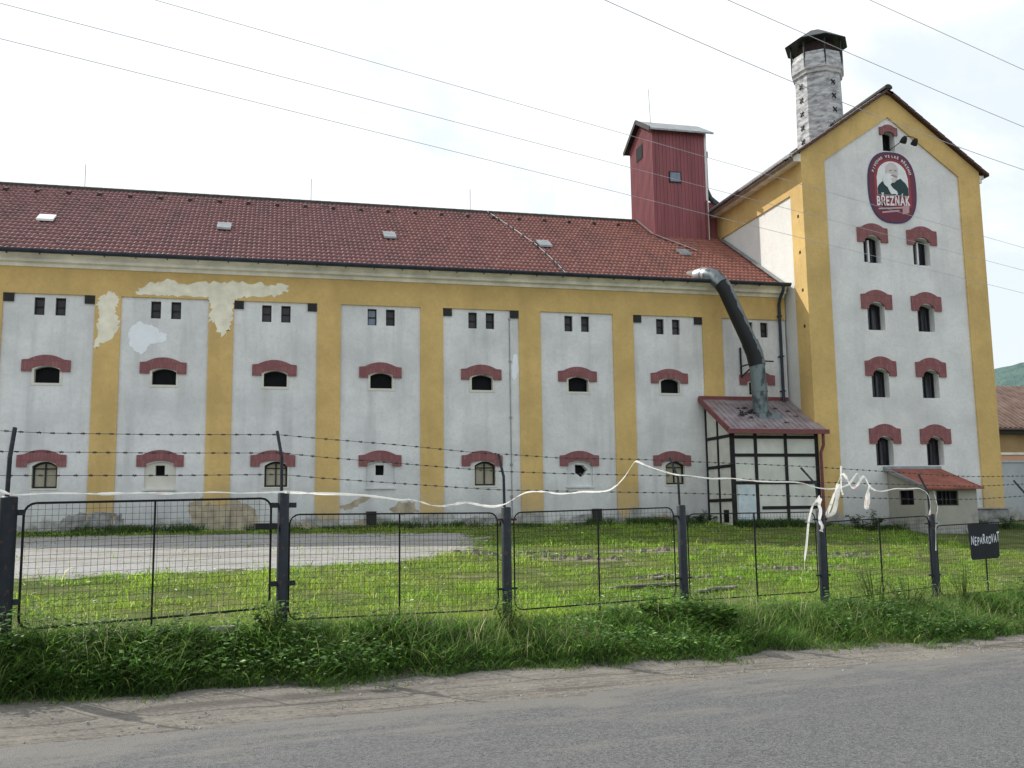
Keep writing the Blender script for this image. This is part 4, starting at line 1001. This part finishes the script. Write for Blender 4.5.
tp([(2.421, .583), (2.74, .566), (3.006, .563), (3.334, .542), (3.502, .521), (3.673, .495), (3.766, .51), (3.906, .478), (4.024, .44), (4.144, .429), (4.289, .449), (4.449, .476), (4.637, .437), (4.789, .419), (4.957, .451), (5.089, .529), (5.236, .59), (5.493, .59), (5.63, .562), (5.84, .568), (5.982, .591), (6.198, .585), (6.375, .597), (6.511, .669), (6.636, .778), (6.732, .9), (6.796, .967), (6.933, .915), (7.198, .845), (7.436, .797), (7.682, .787), (8.016, .752), (8.361, .767), (8.804, .725), (9.171, .721), (9.607, .723), (9.933, .643), (10.23, .623), (10.562, .673), (10.696, .786), (10.788, .872), (10.859, .716), (11.021, .632), (11.276, .589), (11.567, .64), (11.836, .633), (12.136, .649), (12.315, .575), (12.369, .426), (12.326, .247)], .055, -.08, 2, 'long sagging white barrier tape draped from the gate to the right hand posts')
tp([(9.93, .53), (9.883, .48), (9.778, .41), (9.685, .209), (9.622, -.123), (9.57, -.3), (9.56, -.438)], .085, -.13, 3, 'white tape tail hanging down straight beside the knotted post')
tp([(9.98, .50), (9.93, .42), (9.97, .33), (9.92, .2), (9.99, .12), (9.95, .05)], .13, -.10, 7, 'short crumpled tape end knotted against the post left of the weeds')
tp([(10.341, .698), (10.247, .545), (10.130, .340), (10.044, .259), (10.14, .27), (10.225, .30), (10.302, .476), (10.362, .698)], .11, -.10, 4, 'loop of white tape hanging from the barbed wire right of the knotted post')
tp([(11.007, .687), (10.907, .517), (10.870, .348), (10.938, .389), (10.956, .587)], .11, -.10, 5, 'small strip of tape dangling from the wire before the red roofed annex')
tp([(10.30, .66), (10.42, .86), (10.50, .80), (10.62, .62), (10.75, .70), (10.88, .84), (10.98, .66), (11.10, .61)], .07, -.11, 8, 'slack loop of tape tangled over the top wire between the two right hand tape posts')
tp([(10.42, .95), (10.41, .80), (10.40, .62), (10.43, .55)], .07, -.10, 9, 'short upright flap of tape on the wires above the hanging loop')
tp([(12.47, .60), (12.50, .48), (12.54, .36), (12.49, .25), (12.46, .1), (12.44, -.1), (12.42, -.28)], .04, -.075, 6, 'thin tape end twisted down the post beside the black sign')
# overhead wires
def wire(pts, label, r_=.0044):
    P = np.array(pts); r_ = r_ if P[0, 1] > 5 else .0026; co = np.polyfit(P[:, 0], P[:, 1], 2 if len(P) > 2 else 1)
    if len(P) > 2 and co[0] < 0: co = np.concatenate([[0], np.polyfit(P[:, 0], P[:, 1], 1)])
    t0, t1 = P[0, 0], P[-1, 0]; t = np.linspace(-30, 50, 90); tc = np.clip(t, t0 - 6, t1 + 6); dco = np.polyder(co)
    z = np.polyval(co, tc) + np.polyval(dco, tc) * (t - tc)
    m = MB(); m.tube([FP(a, b, -1.) for a, b in zip(t, z)], r_, 6, False)
    tag(m.build('overhead_wire', 'wire', smooth=True), label, 'wire', 'overhead wires along the road')
wire([(10.524, 7.501), (14.206, 7.309)], 'highest overhead wire, crossing only the top right corner of the sky')
wire([(7.77, 6.75), (10.437, 6.553), (14.069, 6.324)], 'overhead wire crossing the sky right beside the chimney cowl')
wire([(5.823, 6.219), (8.998, 5.894), (13.968, 5.598)], 'overhead wire crossing the chimney shaft and the gable peak')
wire([(3.677, 4.739), (5.703, 4.672), (8.897, 4.525), (13.79, 4.315)], 'overhead wire cutting across the oval sign, uppermost of the three lower wires')
wire([(2.097, 4.404), (5.691, 4.282), (8.87, 4.16), (13.738, 3.944)], 'overhead wire across the top window row, middle of the three lower wires')
wire([(2.102, 4.09), (5.681, 3.954), (8.845, 3.818), (13.687, 3.578)], 'lowest overhead wire, just under the top window row of the tower')

# planks
for k, (a, b, lb) in enumerate((((10.467, -16.1), (12.0, -15.35), 'long grey plank lying in the grass behind the middle mesh panel'), ((11.83, -16.39), (12.68, -15.95), 'short broken plank in the grass left of the knotted tape post'), ((11.9, -14.55), (12.7, -13.8), 'weathered board farther back in the grass before the wing'))):
    za, zb = float(ground_z(*a)), float(ground_z(*b)); m = MB(); m.bar((a[0], a[1], za + .03), (b[0], b[1], zb + .035), .13, .035)
    m.bar((a[0] + .2, a[1] + .02, za + .06), (b[0] - .35, b[1] - .22, zb + .05), .07, .03)
    tag(m.build('plank', 'wood_grey', bevel=.006), lb, 'plank', 'planks lying in the grass')

# ------------------------------------------------------------------ vegetation
def blades(name, x, y, h, w, col, lean, label=None, cat=None, seg=2, z=None):
    n = len(x); z = ground_z(x, y) if z is None else z
    a = rng.uniform(0, 2 * PI, n); la = rng.uniform(0, 2 * PI, n); L_ = lean * rng.uniform(.3, 1.3, n) * h
    dx, dy = np.cos(a) * w / 2, np.sin(a) * w / 2; lx, ly = np.cos(la) * L_, np.sin(la) * L_
    fr_ = [0, .55, 1.] if seg == 2 else [0, .35, .7, 1.]
    V = []; Cc = []
    for k, f_ in enumerate(fr_):
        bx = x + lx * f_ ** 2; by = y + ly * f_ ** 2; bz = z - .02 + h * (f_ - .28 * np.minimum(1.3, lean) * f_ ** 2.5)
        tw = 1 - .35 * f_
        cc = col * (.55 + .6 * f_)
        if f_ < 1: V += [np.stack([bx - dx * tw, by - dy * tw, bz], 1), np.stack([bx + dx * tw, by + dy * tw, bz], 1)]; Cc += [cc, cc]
        else: V += [np.stack([bx, by, bz], 1)]; Cc += [cc]
    nv = len(V); VV = np.stack(V, 1).reshape(-1, 3); CC = np.stack(Cc, 1).reshape(-1, 3); base = (np.arange(n) * nv)[:, None]
    F4 = np.concatenate([base + np.array([2 * k, 2 * k + 1, 2 * k + 3, 2 * k + 2]) for k in range(len(fr_) - 2)]); k = len(fr_) - 2
    F3 = base + np.array([2 * k, 2 * k + 1, 2 * k + 2])
    return tag(npmesh(name, VV, F4, F3, 'blade', CC), label, cat, None, 'stuff')
def leaves(c, size, col, updown=.5):
    """c (n,3) centres -> rhombic leaves; returns arrays"""
    n = len(c); a = rng.uniform(0, 2 * PI, n); el = rng.uniform(-.6, .9, n) * updown
    d = np.stack([np.cos(a) * np.cos(el), np.sin(a) * np.cos(el), np.sin(el)], 1); s = np.stack([-np.sin(a), np.cos(a), rng.uniform(-.5, .5, n)], 1)
    sz = size[:, None]
    V = np.stack([c - d * sz * .5, c + s * sz * .3, c + d * sz * .6 - np.array([0, 0, .12]) * sz, c - s * sz * .3], 1).reshape(-1, 3)
    F = np.arange(4 * n).reshape(-1, 4); return V, F, np.repeat(col, 4, 0)
def pal(n, a, b, c=None, pc=.0, sd=.12):
    u = rng.random((n, 1)); col = np.array(a) * (1 - u) + np.array(b) * u
    if c is not None: k = rng.random(n) < pc; col[k] = np.array(c)
    return np.clip(col * (1 + sd * rng.standard_normal((n, 1))), .005, 1)
# yard grass
N = 330000
dd = DF + .05 + (rng.random(N) ** 1.7) * 26; t = rng.uniform(-6, 27, N) * (.55 + .45 * np.clip(dd / 24, 0, 1)) + 1.
x, y = xy(t, dd); gm = gravel_mask(x, y) + .22 * wob(x * 1.3, y * 1.9)
BARE = ((11.6, -10.6, 1.5, .55), (12.5, -14.2, .9, .35), (10.3, -9.3, 1.1, .5), (15.8, -12.5, 1.4, .4), (14.2, -8.6, 1.8, .4), (18.5, -9.5, 1.6, .4))
bare = np.max([1.2 - np.hypot((x - a) / b2, (y - b) / c2) for a, b, b2, c2 in BARE], 0)
patchy = wob(x * .8 + 3, y * 1.1) + .5 * wob(x * 2.7, y * 3.1 + 2)
inside = ((y > -.05) & (x < TL)) | ((x > TL - .1) & (x < TR + .1) & (y > TY - .1)) | ((x > AXL - .1) & (x < AXR) & (y > AY - .1)) | ((x > LX0 - .05) & (x < LX1 + .05) & (y > LY - .05))
keep = (gm < .45 + .2 * rng.standard_normal(N)) & (~inside) & (patchy > -.62 + .35 * rng.standard_normal(N)) & (wob(x * 3.7 + 5, y * 4.9) + .5 * wob(x * 8, y * 9) > -.85 + .3 * rng.standard_normal(N)) & (y < 3.9) & (bare < .5 + .45 * rng.standard_normal(N))
keep |= (rng.random(N) < .018) & (~inside) & (y < 0)
keep |= (y > -1.2) & (y < 0) & (~inside) & (x < TL) & ((x > 10.5) | (wob(x * 1.3, y) > .1))
x, y, dd, patchy = x[keep], y[keep], dd[keep], patchy[keep]; n = len(x)
fineh = wob(x * 4.1, y * 3.7) + .6 * wob(x * 9.3 + 1, y * 8.1)
hh = rng.uniform(.03, .11, n) * (1 + .4 * np.clip(patchy, -1, 1)) * (1 + .55 * np.clip(fineh, -1, 1.4)); tall = rng.random(n) < .04; hh[tall] *= 2.1
col = pal(n, (.10, .205, .026), (.235, .355, .05), (.38, .38, .2), .05, .28) * (1 + .30 * np.clip(fineh, -1.2, 1.2))[:, None]
dry = np.clip(.5 - .8 * wob(x * .55 + 1, y * .8 - 2), 0, 1)[:, None] * .35
col = col * (1 - dry) + np.array([.30, .30, .09]) * dry
far = np.clip((dd - 10) / 18, 0, 1)
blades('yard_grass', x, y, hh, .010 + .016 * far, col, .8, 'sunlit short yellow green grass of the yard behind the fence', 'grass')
# clover and broad leaves in the yard
N = 26000
dd = DF + .1 + (rng.random(N) ** 1.6) * 22; t = rng.uniform(-5, 22, N); x, y = xy(t, dd)
k = (wob(x * 1.9 + 2, y * 2.3) + .7 * wob(x * 5.1, y * 5.7 + 1) > .45 + .25 * rng.standard_normal(N)) & (gravel_mask(x, y) < .4) & (y < -2.2); x, y, dd = x[k], y[k], dd[k]; n = len(x)
V, F, Cc = leaves(np.stack([x, y, ground_z(x, y) + rng.uniform(.03, .13, n)], 1), rng.uniform(.03, .075, n) * (1 + .5 * np.clip((dd - 10) / 15, 0, 1)), pal(n, (.045, .11, .025), (.10, .19, .045), (.55, .58, .45), .05, .25))
tag(npmesh('yard_clover', V, F, None, 'leaf', Cc), 'darker clover and broad leaves scattered through the yard grass', 'clover', None, 'stuff')
# weeds against the walls
N = 26000
x = rng.uniform(-6, TL - .1, N); y = -np.abs(rng.normal(.05, .55, N)) * (1 + .9 * np.clip(wob(x * .7 + 2, 0 * x), 0, 1)) - .02
k = (wob(x * 1.25, x * .3 + 4) + .6 * wob(x * 2.9, y * 2) + .25 * rng.standard_normal(N) > .05) & ~((x > AXL - .1) & (y > AY - .05)); x, y = x[k], y[k]
x2 = rng.uniform(TL - .1, 34, 9000); y2 = np.where(x2 < TR + .3, TY, 3.9) - np.abs(rng.normal(.05, .5, 9000)) - .03
k2 = ~((x2 > LX0 - .05) & (x2 < LX1 + .05) & (y2 > LY - .05)); x = np.concatenate([x, x2[k2]]); y = np.concatenate([y, y2[k2]])
x3 = rng.uniform(AXL, AXR, 3500); y3 = AY - .06 - np.abs(rng.normal(0, .25, 3500)); x = np.concatenate([x, x3]); y = np.concatenate([y, y3])
n = len(x); blades('wall_weeds', x, y, rng.uniform(.08, .34, n) * (.55 + .6 * (wob(x * .9, y) > 0)), np.full(n, .022), pal(n, (.03, .065, .018), (.075, .125, .03)), .7, 'dark weeds growing along the foot of the brewery walls', 'weeds')
# verge grass
N = 115000
t = rng.uniform(-5.5, 19, N); f_ = foot(t); u = rng.beta(1.15, 1.0, N); dd = f_ - .10 + u * (DF + .18 - f_ + .10)
cl = wob(t * 2.1, dd * 3) + .6 * wob(t * 5.3 + 2, dd * 6); lowf = wob(t * 1.05 + .5, 0 * t)
keep = (cl > -.75 + .35 * rng.standard_normal(N)); t, dd, cl, lowf, u = t[keep], dd[keep], cl[keep], lowf[keep], u[keep]; x, y = xy(t, dd); n = len(t)
rise = 1 - .62 * sm(u, .5, .9)
hgt = (.09 + .27 * rng.random(n) ** 1.6) * (1 + .35 * cl) * rise * np.where(u < .12, .55, 1.) * (1 + .3 * lowf) * (1.05 - .012 * np.clip(t, 0, 12))
cool = np.clip(.5 + .5 * cl, 0, 1)[:, None]
col = pal(n, (.042, .10, .024), (.125, .23, .05), (.28, .29, .12), .05, .28) * (.82 + .18 * sm(t, 1, 5))[:, None] * (1 - .2 * cool) + np.array([.07, .10, .012]) * .4 * (1 - cool)
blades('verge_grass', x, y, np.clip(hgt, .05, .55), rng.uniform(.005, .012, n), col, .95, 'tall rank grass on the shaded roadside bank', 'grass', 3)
# upright seed stalks and straw
N = 9000
t = rng.uniform(-5, 18, N); f_ = foot(t); u = rng.beta(1.6, 1.2, N); dd = f_ + u * (DF + .25 - f_); k = wob(t * 1.9 + 7, dd * 2) + .5 * rng.standard_normal(N) > .15; t, dd, u = t[k], dd[k], u[k]; x, y = xy(t, dd); n = len(t)
blades('seed_stalks', x, y, rng.uniform(.22, .50, n) * (1 - .3 * sm(u, .6, .9)), rng.uniform(.004, .008, n), pal(n, (.11, .17, .05), (.24, .27, .11), (.36, .33, .2), .15, .2), .4, 'slender pale stalks standing up through the bank grass', 'grass', 3)
N = 9000
t = rng.uniform(-4, 17, N); dd = DF + rng.normal(-.02, .10, N); x, y = xy(t, dd); k = wob(t * 2.3, dd) + .4 * rng.standard_normal(N) > -.1; x, y = x[k], y[k]; n = len(x)
blades('dry_straw', x, y, rng.uniform(.03, .12, n), rng.uniform(.008, .016, n), pal(n, (.30, .26, .15), (.50, .46, .30)), 1.3, 'dry straw litter along the foot of the fence', 'straw')
# scattered tufts at the dirt edge
N = 9000
t = rng.uniform(-5, 18, N); dd = foot(t) - .05 - np.abs(rng.normal(0, .16, N)); k = wob(t * 3.3 + 1, dd * 5) + .4 * wob(t * 9, dd * 9) > .35
t, dd = t[k], dd[k]; x, y = xy(t, dd); n = len(t)
blades('edge_tufts', x, y, rng.uniform(.03, .11, n), rng.uniform(.006, .011, n), pal(n, (.05, .10, .02), (.12, .19, .04)), .9, 'sparse grass tufts creeping onto the dirt shoulder', 'grass')
# broad leaved ground cover
N = 52000
t = rng.uniform(-5.5, 19, N); f_ = foot(t); u = rng.beta(1.1, 1.4, N); dd = f_ - .05 + u * (DF - f_ + .1)
k = (wob(t * 1.6 + 4, dd * 2.2) + .5 * wob(t * 4, dd * 5) + .25 * rng.standard_normal(N)) > np.where(t < 2.6, -.7, .22); t, dd = t[k], dd[k]; x, y = xy(t, dd); n = len(t)
z = ground_z(x, y) + rng.uniform(.02, .34, n) * (.75 + .25 * wob(t * 3, dd * 4))
V, F, Cc = leaves(np.stack([x, y, z], 1), rng.uniform(.02, .07, n), pal(n, (.036, .095, .023), (.115, .215, .048), (.24, .32, .13), .12, .35))
tag(npmesh('broadleaf_cover', V, F, None, 'leaf', Cc), 'dense broad leaved ground cover mixed into the roadside bank', 'weeds', None, 'stuff')
# individual weeds
def weed(name, t, off, h_, r_, n_leaf, ls, ca, cb, label, cat, grp=None, nst=7, pos=None):
    if pos is None: x0, y0 = xy(t, DF + off); x0, y0 = float(x0), float(y0)
    else: x0, y0 = pos
    z0 = float(ground_z(x0, y0)); th = thing(name, (x0, y0, z0), label, cat, grp)
    st = MB(); cs_ = []
    for k in range(nst):
        a = random.uniform(0, 2 * PI); rr = r_ * math.sqrt(random.random()); hk = h_ * random.uniform(.6, 1.05) * (1 - .35 * rr / r_)
        top = Vector((x0 + rr * math.cos(a), y0 + rr * math.sin(a), z0 + hk)); b0 = Vector((x0 + .25 * rr * math.cos(a), y0 + .25 * rr * math.sin(a), z0 - .03)); mid = b0.lerp(top, .5) + Vector((0, 0, .08 * hk))
        st.tube([b0, mid, top], [.008, .006, .002], 5, False)
        for j in range(n_leaf // nst):
            u = random.random() ** .7; p = b0.lerp(mid, u * 2) if u < .5 else mid.lerp(top, u * 2 - 1)
            cs_.append(p + Vector((random.gauss(0, .05), random.gauss(0, .05), random.gauss(0, .02))) * (h_ / .5))
    st.build('stems', 'stem', th, recalc=False); c_ = np.array([tuple(p) for p in cs_]); n = len(c_)
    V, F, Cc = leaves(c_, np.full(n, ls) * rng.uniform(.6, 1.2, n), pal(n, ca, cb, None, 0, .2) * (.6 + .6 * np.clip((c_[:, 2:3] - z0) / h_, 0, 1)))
    npmesh('foliage', V - np.array([x0, y0, z0]), F, None, 'leaf', Cc, th)
G1 = (.035, .09, .018); G2 = (.11, .20, .04)
weed('weed_bush', 7.5, -.55, .55, .42, 620, .085, G1, G2, 'leafy bright green weed bush on the bank below the third post', 'weed')
weed('weed_bush', 6.85, -.35, .38, .30, 330, .075, G1, (.10, .19, .03), 'smaller leafy weed on the bank under the plank panel', 'weed')
weed('tall_weed', 10.75, -.28, .85, .35, 420, .05, (.06, .12, .03), (.16, .24, .06), 'tallest feathery weed standing before the fence right of the tape post', 'weed', None, 12)
weed('tall_weed', 11.5, -.25, .55, .40, 380, .055, (.05, .11, .025), (.13, .21, .05), 'mid height weed clump in front of the mesh beside the annex', 'weed', None, 11)
weed('tall_weed', 12.9, -.15, .60, .28, 260, .05, (.05, .11, .025), (.12, .20, .05), 'weed growing up the mesh below the black sign', 'weed', None, 9)
weed('weed_bush', 14.4, -.35, .65, .55, 700, .075, G1, (.09, .17, .035), 'big green weed clump at the right edge of the bank', 'weed')
weed('weed_bush', -.1, -.3, .60, .32, 420, .07, G1, (.09, .17, .035), 'leafy weed climbing at the foot of the thick left post', 'weed')
weed('weed_bush', 2.35, -.18, .55, .26, 330, .06, G1, (.10, .17, .035), 'weed wrapped around the base of the gate latch post', 'weed')
weed('weed_bush', 4.9, -.2, .42, .22, 230, .055, G1, G2, 'small weed at the foot of the post by the gravel yard', 'weed')
weed('wall_shrub', 0, 0, .75, .6, 620, .10, (.025, .06, .018), (.06, .11, .03), 'dark green shrub against the tower wall left of the annex', 'shrub', pos=(23.9, -2.35))
weed('wall_shrub', 0, 0, .5, .7, 420, .10, (.025, .06, .018), (.06, .11, .03), 'low dark weeds heaped beside the left wall of the shed', 'shrub', pos=(19.0, -.7))
weed('wall_shrub', 0, 0, .55, .4, 300, .09, (.025, .06, .018), (.06, .11, .03), 'small shrub at the foot of the tower plinth on the right', 'shrub', pos=(29.1, -2.4))
# stones and clods on shoulder
m = MB(); rr = random.Random(3); gvs = []
for k in range(520):
    t = rr.uniform(-3.5, 15); dd = rr.choice([rr.gauss(7.62, .14), rr.uniform(7.6, 8.9)]); x, y = xy(t, dd); s_ = abs(rr.gauss(.004, .005)) + .003; z = float(ground_z(x, y)) + s_ * .3 + .005
    a = rr.uniform(0, PI); ca, sa = math.cos(a) * s_, math.sin(a) * s_
    m.hexa([(x - ca, y - sa, z - s_ * .6), (x + sa, y - ca, z - s_ * .6), (x + ca, y + sa, z - s_ * .6), (x - sa, y + ca, z - s_ * .6), (x - ca * .6, y - sa * .7, z + s_ * .5), (x + sa * .7, y - ca * .5, z + s_ * .4), (x + ca * .6, y + sa * .6, z + s_ * .55), (x - sa * .6, y + ca * .7, z + s_ * .4)])
tag(m.build('loose_stones', 'concrete', recalc=False), 'small stones and clods scattered on the dirt shoulder', 'stones', None, 'stuff')

m = MB(); rr = random.Random(9)
for (a, b, w1, w2) in BARE0:
    for k in range(45):
        x = a + rr.gauss(0, w1 * .6); y = b + rr.gauss(0, w2 * .5); s_ = abs(rr.gauss(.03, .03)) + .012; z = float(ground_z(x, y)) + s_ * .3
        q = [rr.uniform(.6, 1.3) * s_ for _ in range(8)]
        m.hexa([(x - q[0], y - q[1], z - s_), (x + q[1], y - q[2], z - s_), (x + q[2], y + q[3], z - s_), (x - q[3], y + q[0], z - s_), (x - q[4] * .6, y - q[5] * .7, z + q[6] * .5), (x + q[5] * .7, y - q[6] * .6, z + q[7] * .5), (x + q[6] * .6, y + q[7] * .6, z + q[4] * .4), (x - q[7] * .6, y + q[4] * .6, z + q[5] * .5)])
tag(m.build('rubble', 'rubble', recalc=False), 'broken stone rubble scattered over bare spots in the yard grass', 'rubble', None, 'stuff')

# ------------------------------------------------------------------ light, sky, camera
sd = Vector((-1.0, 1.03, 1.37)).normalized(); elev = math.asin(sd.z); az = math.atan2(sd.x, sd.y)
sun = bpy.data.lights.new('sun', 'SUN'); sun.energy = 4.7; sun.angle = math.radians(.55); sun.color = (1, .955, .87)
so = bpy.data.objects.new('sun', sun); COL.objects.link(so); so.rotation_euler = sd.to_track_quat('Z', 'Y').to_euler()
wd = bpy.data.worlds.new('World'); S.world = wd; wd.use_nodes = True; t = wd.node_tree; t.nodes.clear()
out = t.nodes.new('ShaderNodeOutputWorld'); bg = t.nodes.new('ShaderNodeBackground'); t.links.new(bg.outputs[0], out.inputs[0])
sky = t.nodes.new('ShaderNodeTexSky'); sky.sky_type = 'NISHITA'; sky.sun_disc = False; sky.sun_elevation = elev; sky.sun_rotation = az; sky.air_density = 1.3; sky.dust_density = 2.5; sky.altitude = 200
tc = t.nodes.new('ShaderNodeTexCoord')
mp = t.nodes.new('ShaderNodeMapping'); mp.inputs['Scale'].default_value = (1, 1, 1.9); t.links.new(tc.outputs['Generated'], mp.inputs[0])
nz = t.nodes.new('ShaderNodeTexNoise'); nz.inputs['Scale'].default_value = 3.1; nz.inputs['Detail'].default_value = 7; nz.inputs['Roughness'].default_value = .58; nz.inputs['Distortion'].default_value = .4; t.links.new(mp.outputs[0], nz.inputs['Vector'])
dt = t.nodes.new('ShaderNodeVectorMath'); dt.operation = 'DOT_PRODUCT'; dt.inputs[1].default_value = (sd.x, sd.y, sd.z); t.links.new(tc.outputs['Generated'], dt.inputs[0])
def mth(op, a, b):
    n_ = t.nodes.new('ShaderNodeMath'); n_.operation = op
    for k, v in ((0, a), (1, b)):
        if isinstance(v, bpy.types.NodeSocket): t.links.new(v, n_.inputs[k])
        else: n_.inputs[k].default_value = v
    return n_.outputs[0]
cov = mth('ADD', nz.outputs['Fac'], mth('MULTIPLY', mth('SUBTRACT', dt.outputs['Value'], .45), .55))
mr = t.nodes.new('ShaderNodeMapRange'); mr.inputs[1].default_value = .38; mr.inputs[2].default_value = .58; mr.inputs[3].default_value = .25; mr.interpolation_type = 'SMOOTHSTEP'; t.links.new(cov, mr.inputs[0])
mx = t.nodes.new('ShaderNodeMix'); mx.data_type = 'RGBA'; t.links.new(mr.outputs[0], mx.inputs[0]); pm = t.nodes.new('ShaderNodeMix'); pm.data_type = 'RGBA'; pm.inputs[0].default_value = .75; t.links.new(sky.outputs[0], pm.inputs[6]); pm.inputs[7].default_value = (8.0, 8.9, 9.4, 1); t.links.new(pm.outputs[2], mx.inputs[6]); mx.inputs[7].default_value = (9.3, 9.65, 9.95, 1)
t.links.new(mx.outputs[2], bg.inputs[0]); bg.inputs[1].default_value = .118

cam = bpy.data.cameras.new('camera'); co_ = bpy.data.objects.new('camera', cam); COL.objects.link(co_); S.camera = co_
cam.sensor_width = 36; cam.lens = 992.584 / 1024 * 36; cam.clip_start = .05; cam.clip_end = 4000
yaw, pit, rol = .237793, .132446, -.0138853
def cvec(x3, y2, z3):
    c_, s_ = math.cos(rol), math.sin(rol); x_ = c_ * x3 - s_ * z3; z2 = s_ * x3 + c_ * z3
    c_, s_ = math.cos(pit), math.sin(pit); y_ = c_ * y2 - s_ * z2; z_ = s_ * y2 + c_ * z2
    c_, s_ = math.cos(yaw), math.sin(yaw); return Vector((c_ * x_ + s_ * y_, -s_ * x_ + c_ * y_, z_))
Rv, Fv, Uv = cvec(1, 0, 0), cvec(0, 1, 0), cvec(0, 0, 1)
co_.matrix_world = Matrix(((Rv.x, Uv.x, -Fv.x, CAM[0]), (Rv.y, Uv.y, -Fv.y, CAM[1]), (Rv.z, Uv.z, -Fv.z, CAM[2]), (0, 0, 0, 1)))
S.view_settings.view_transform = 'Standard'; S.view_settings.look = 'None'; S.view_settings.exposure = 0
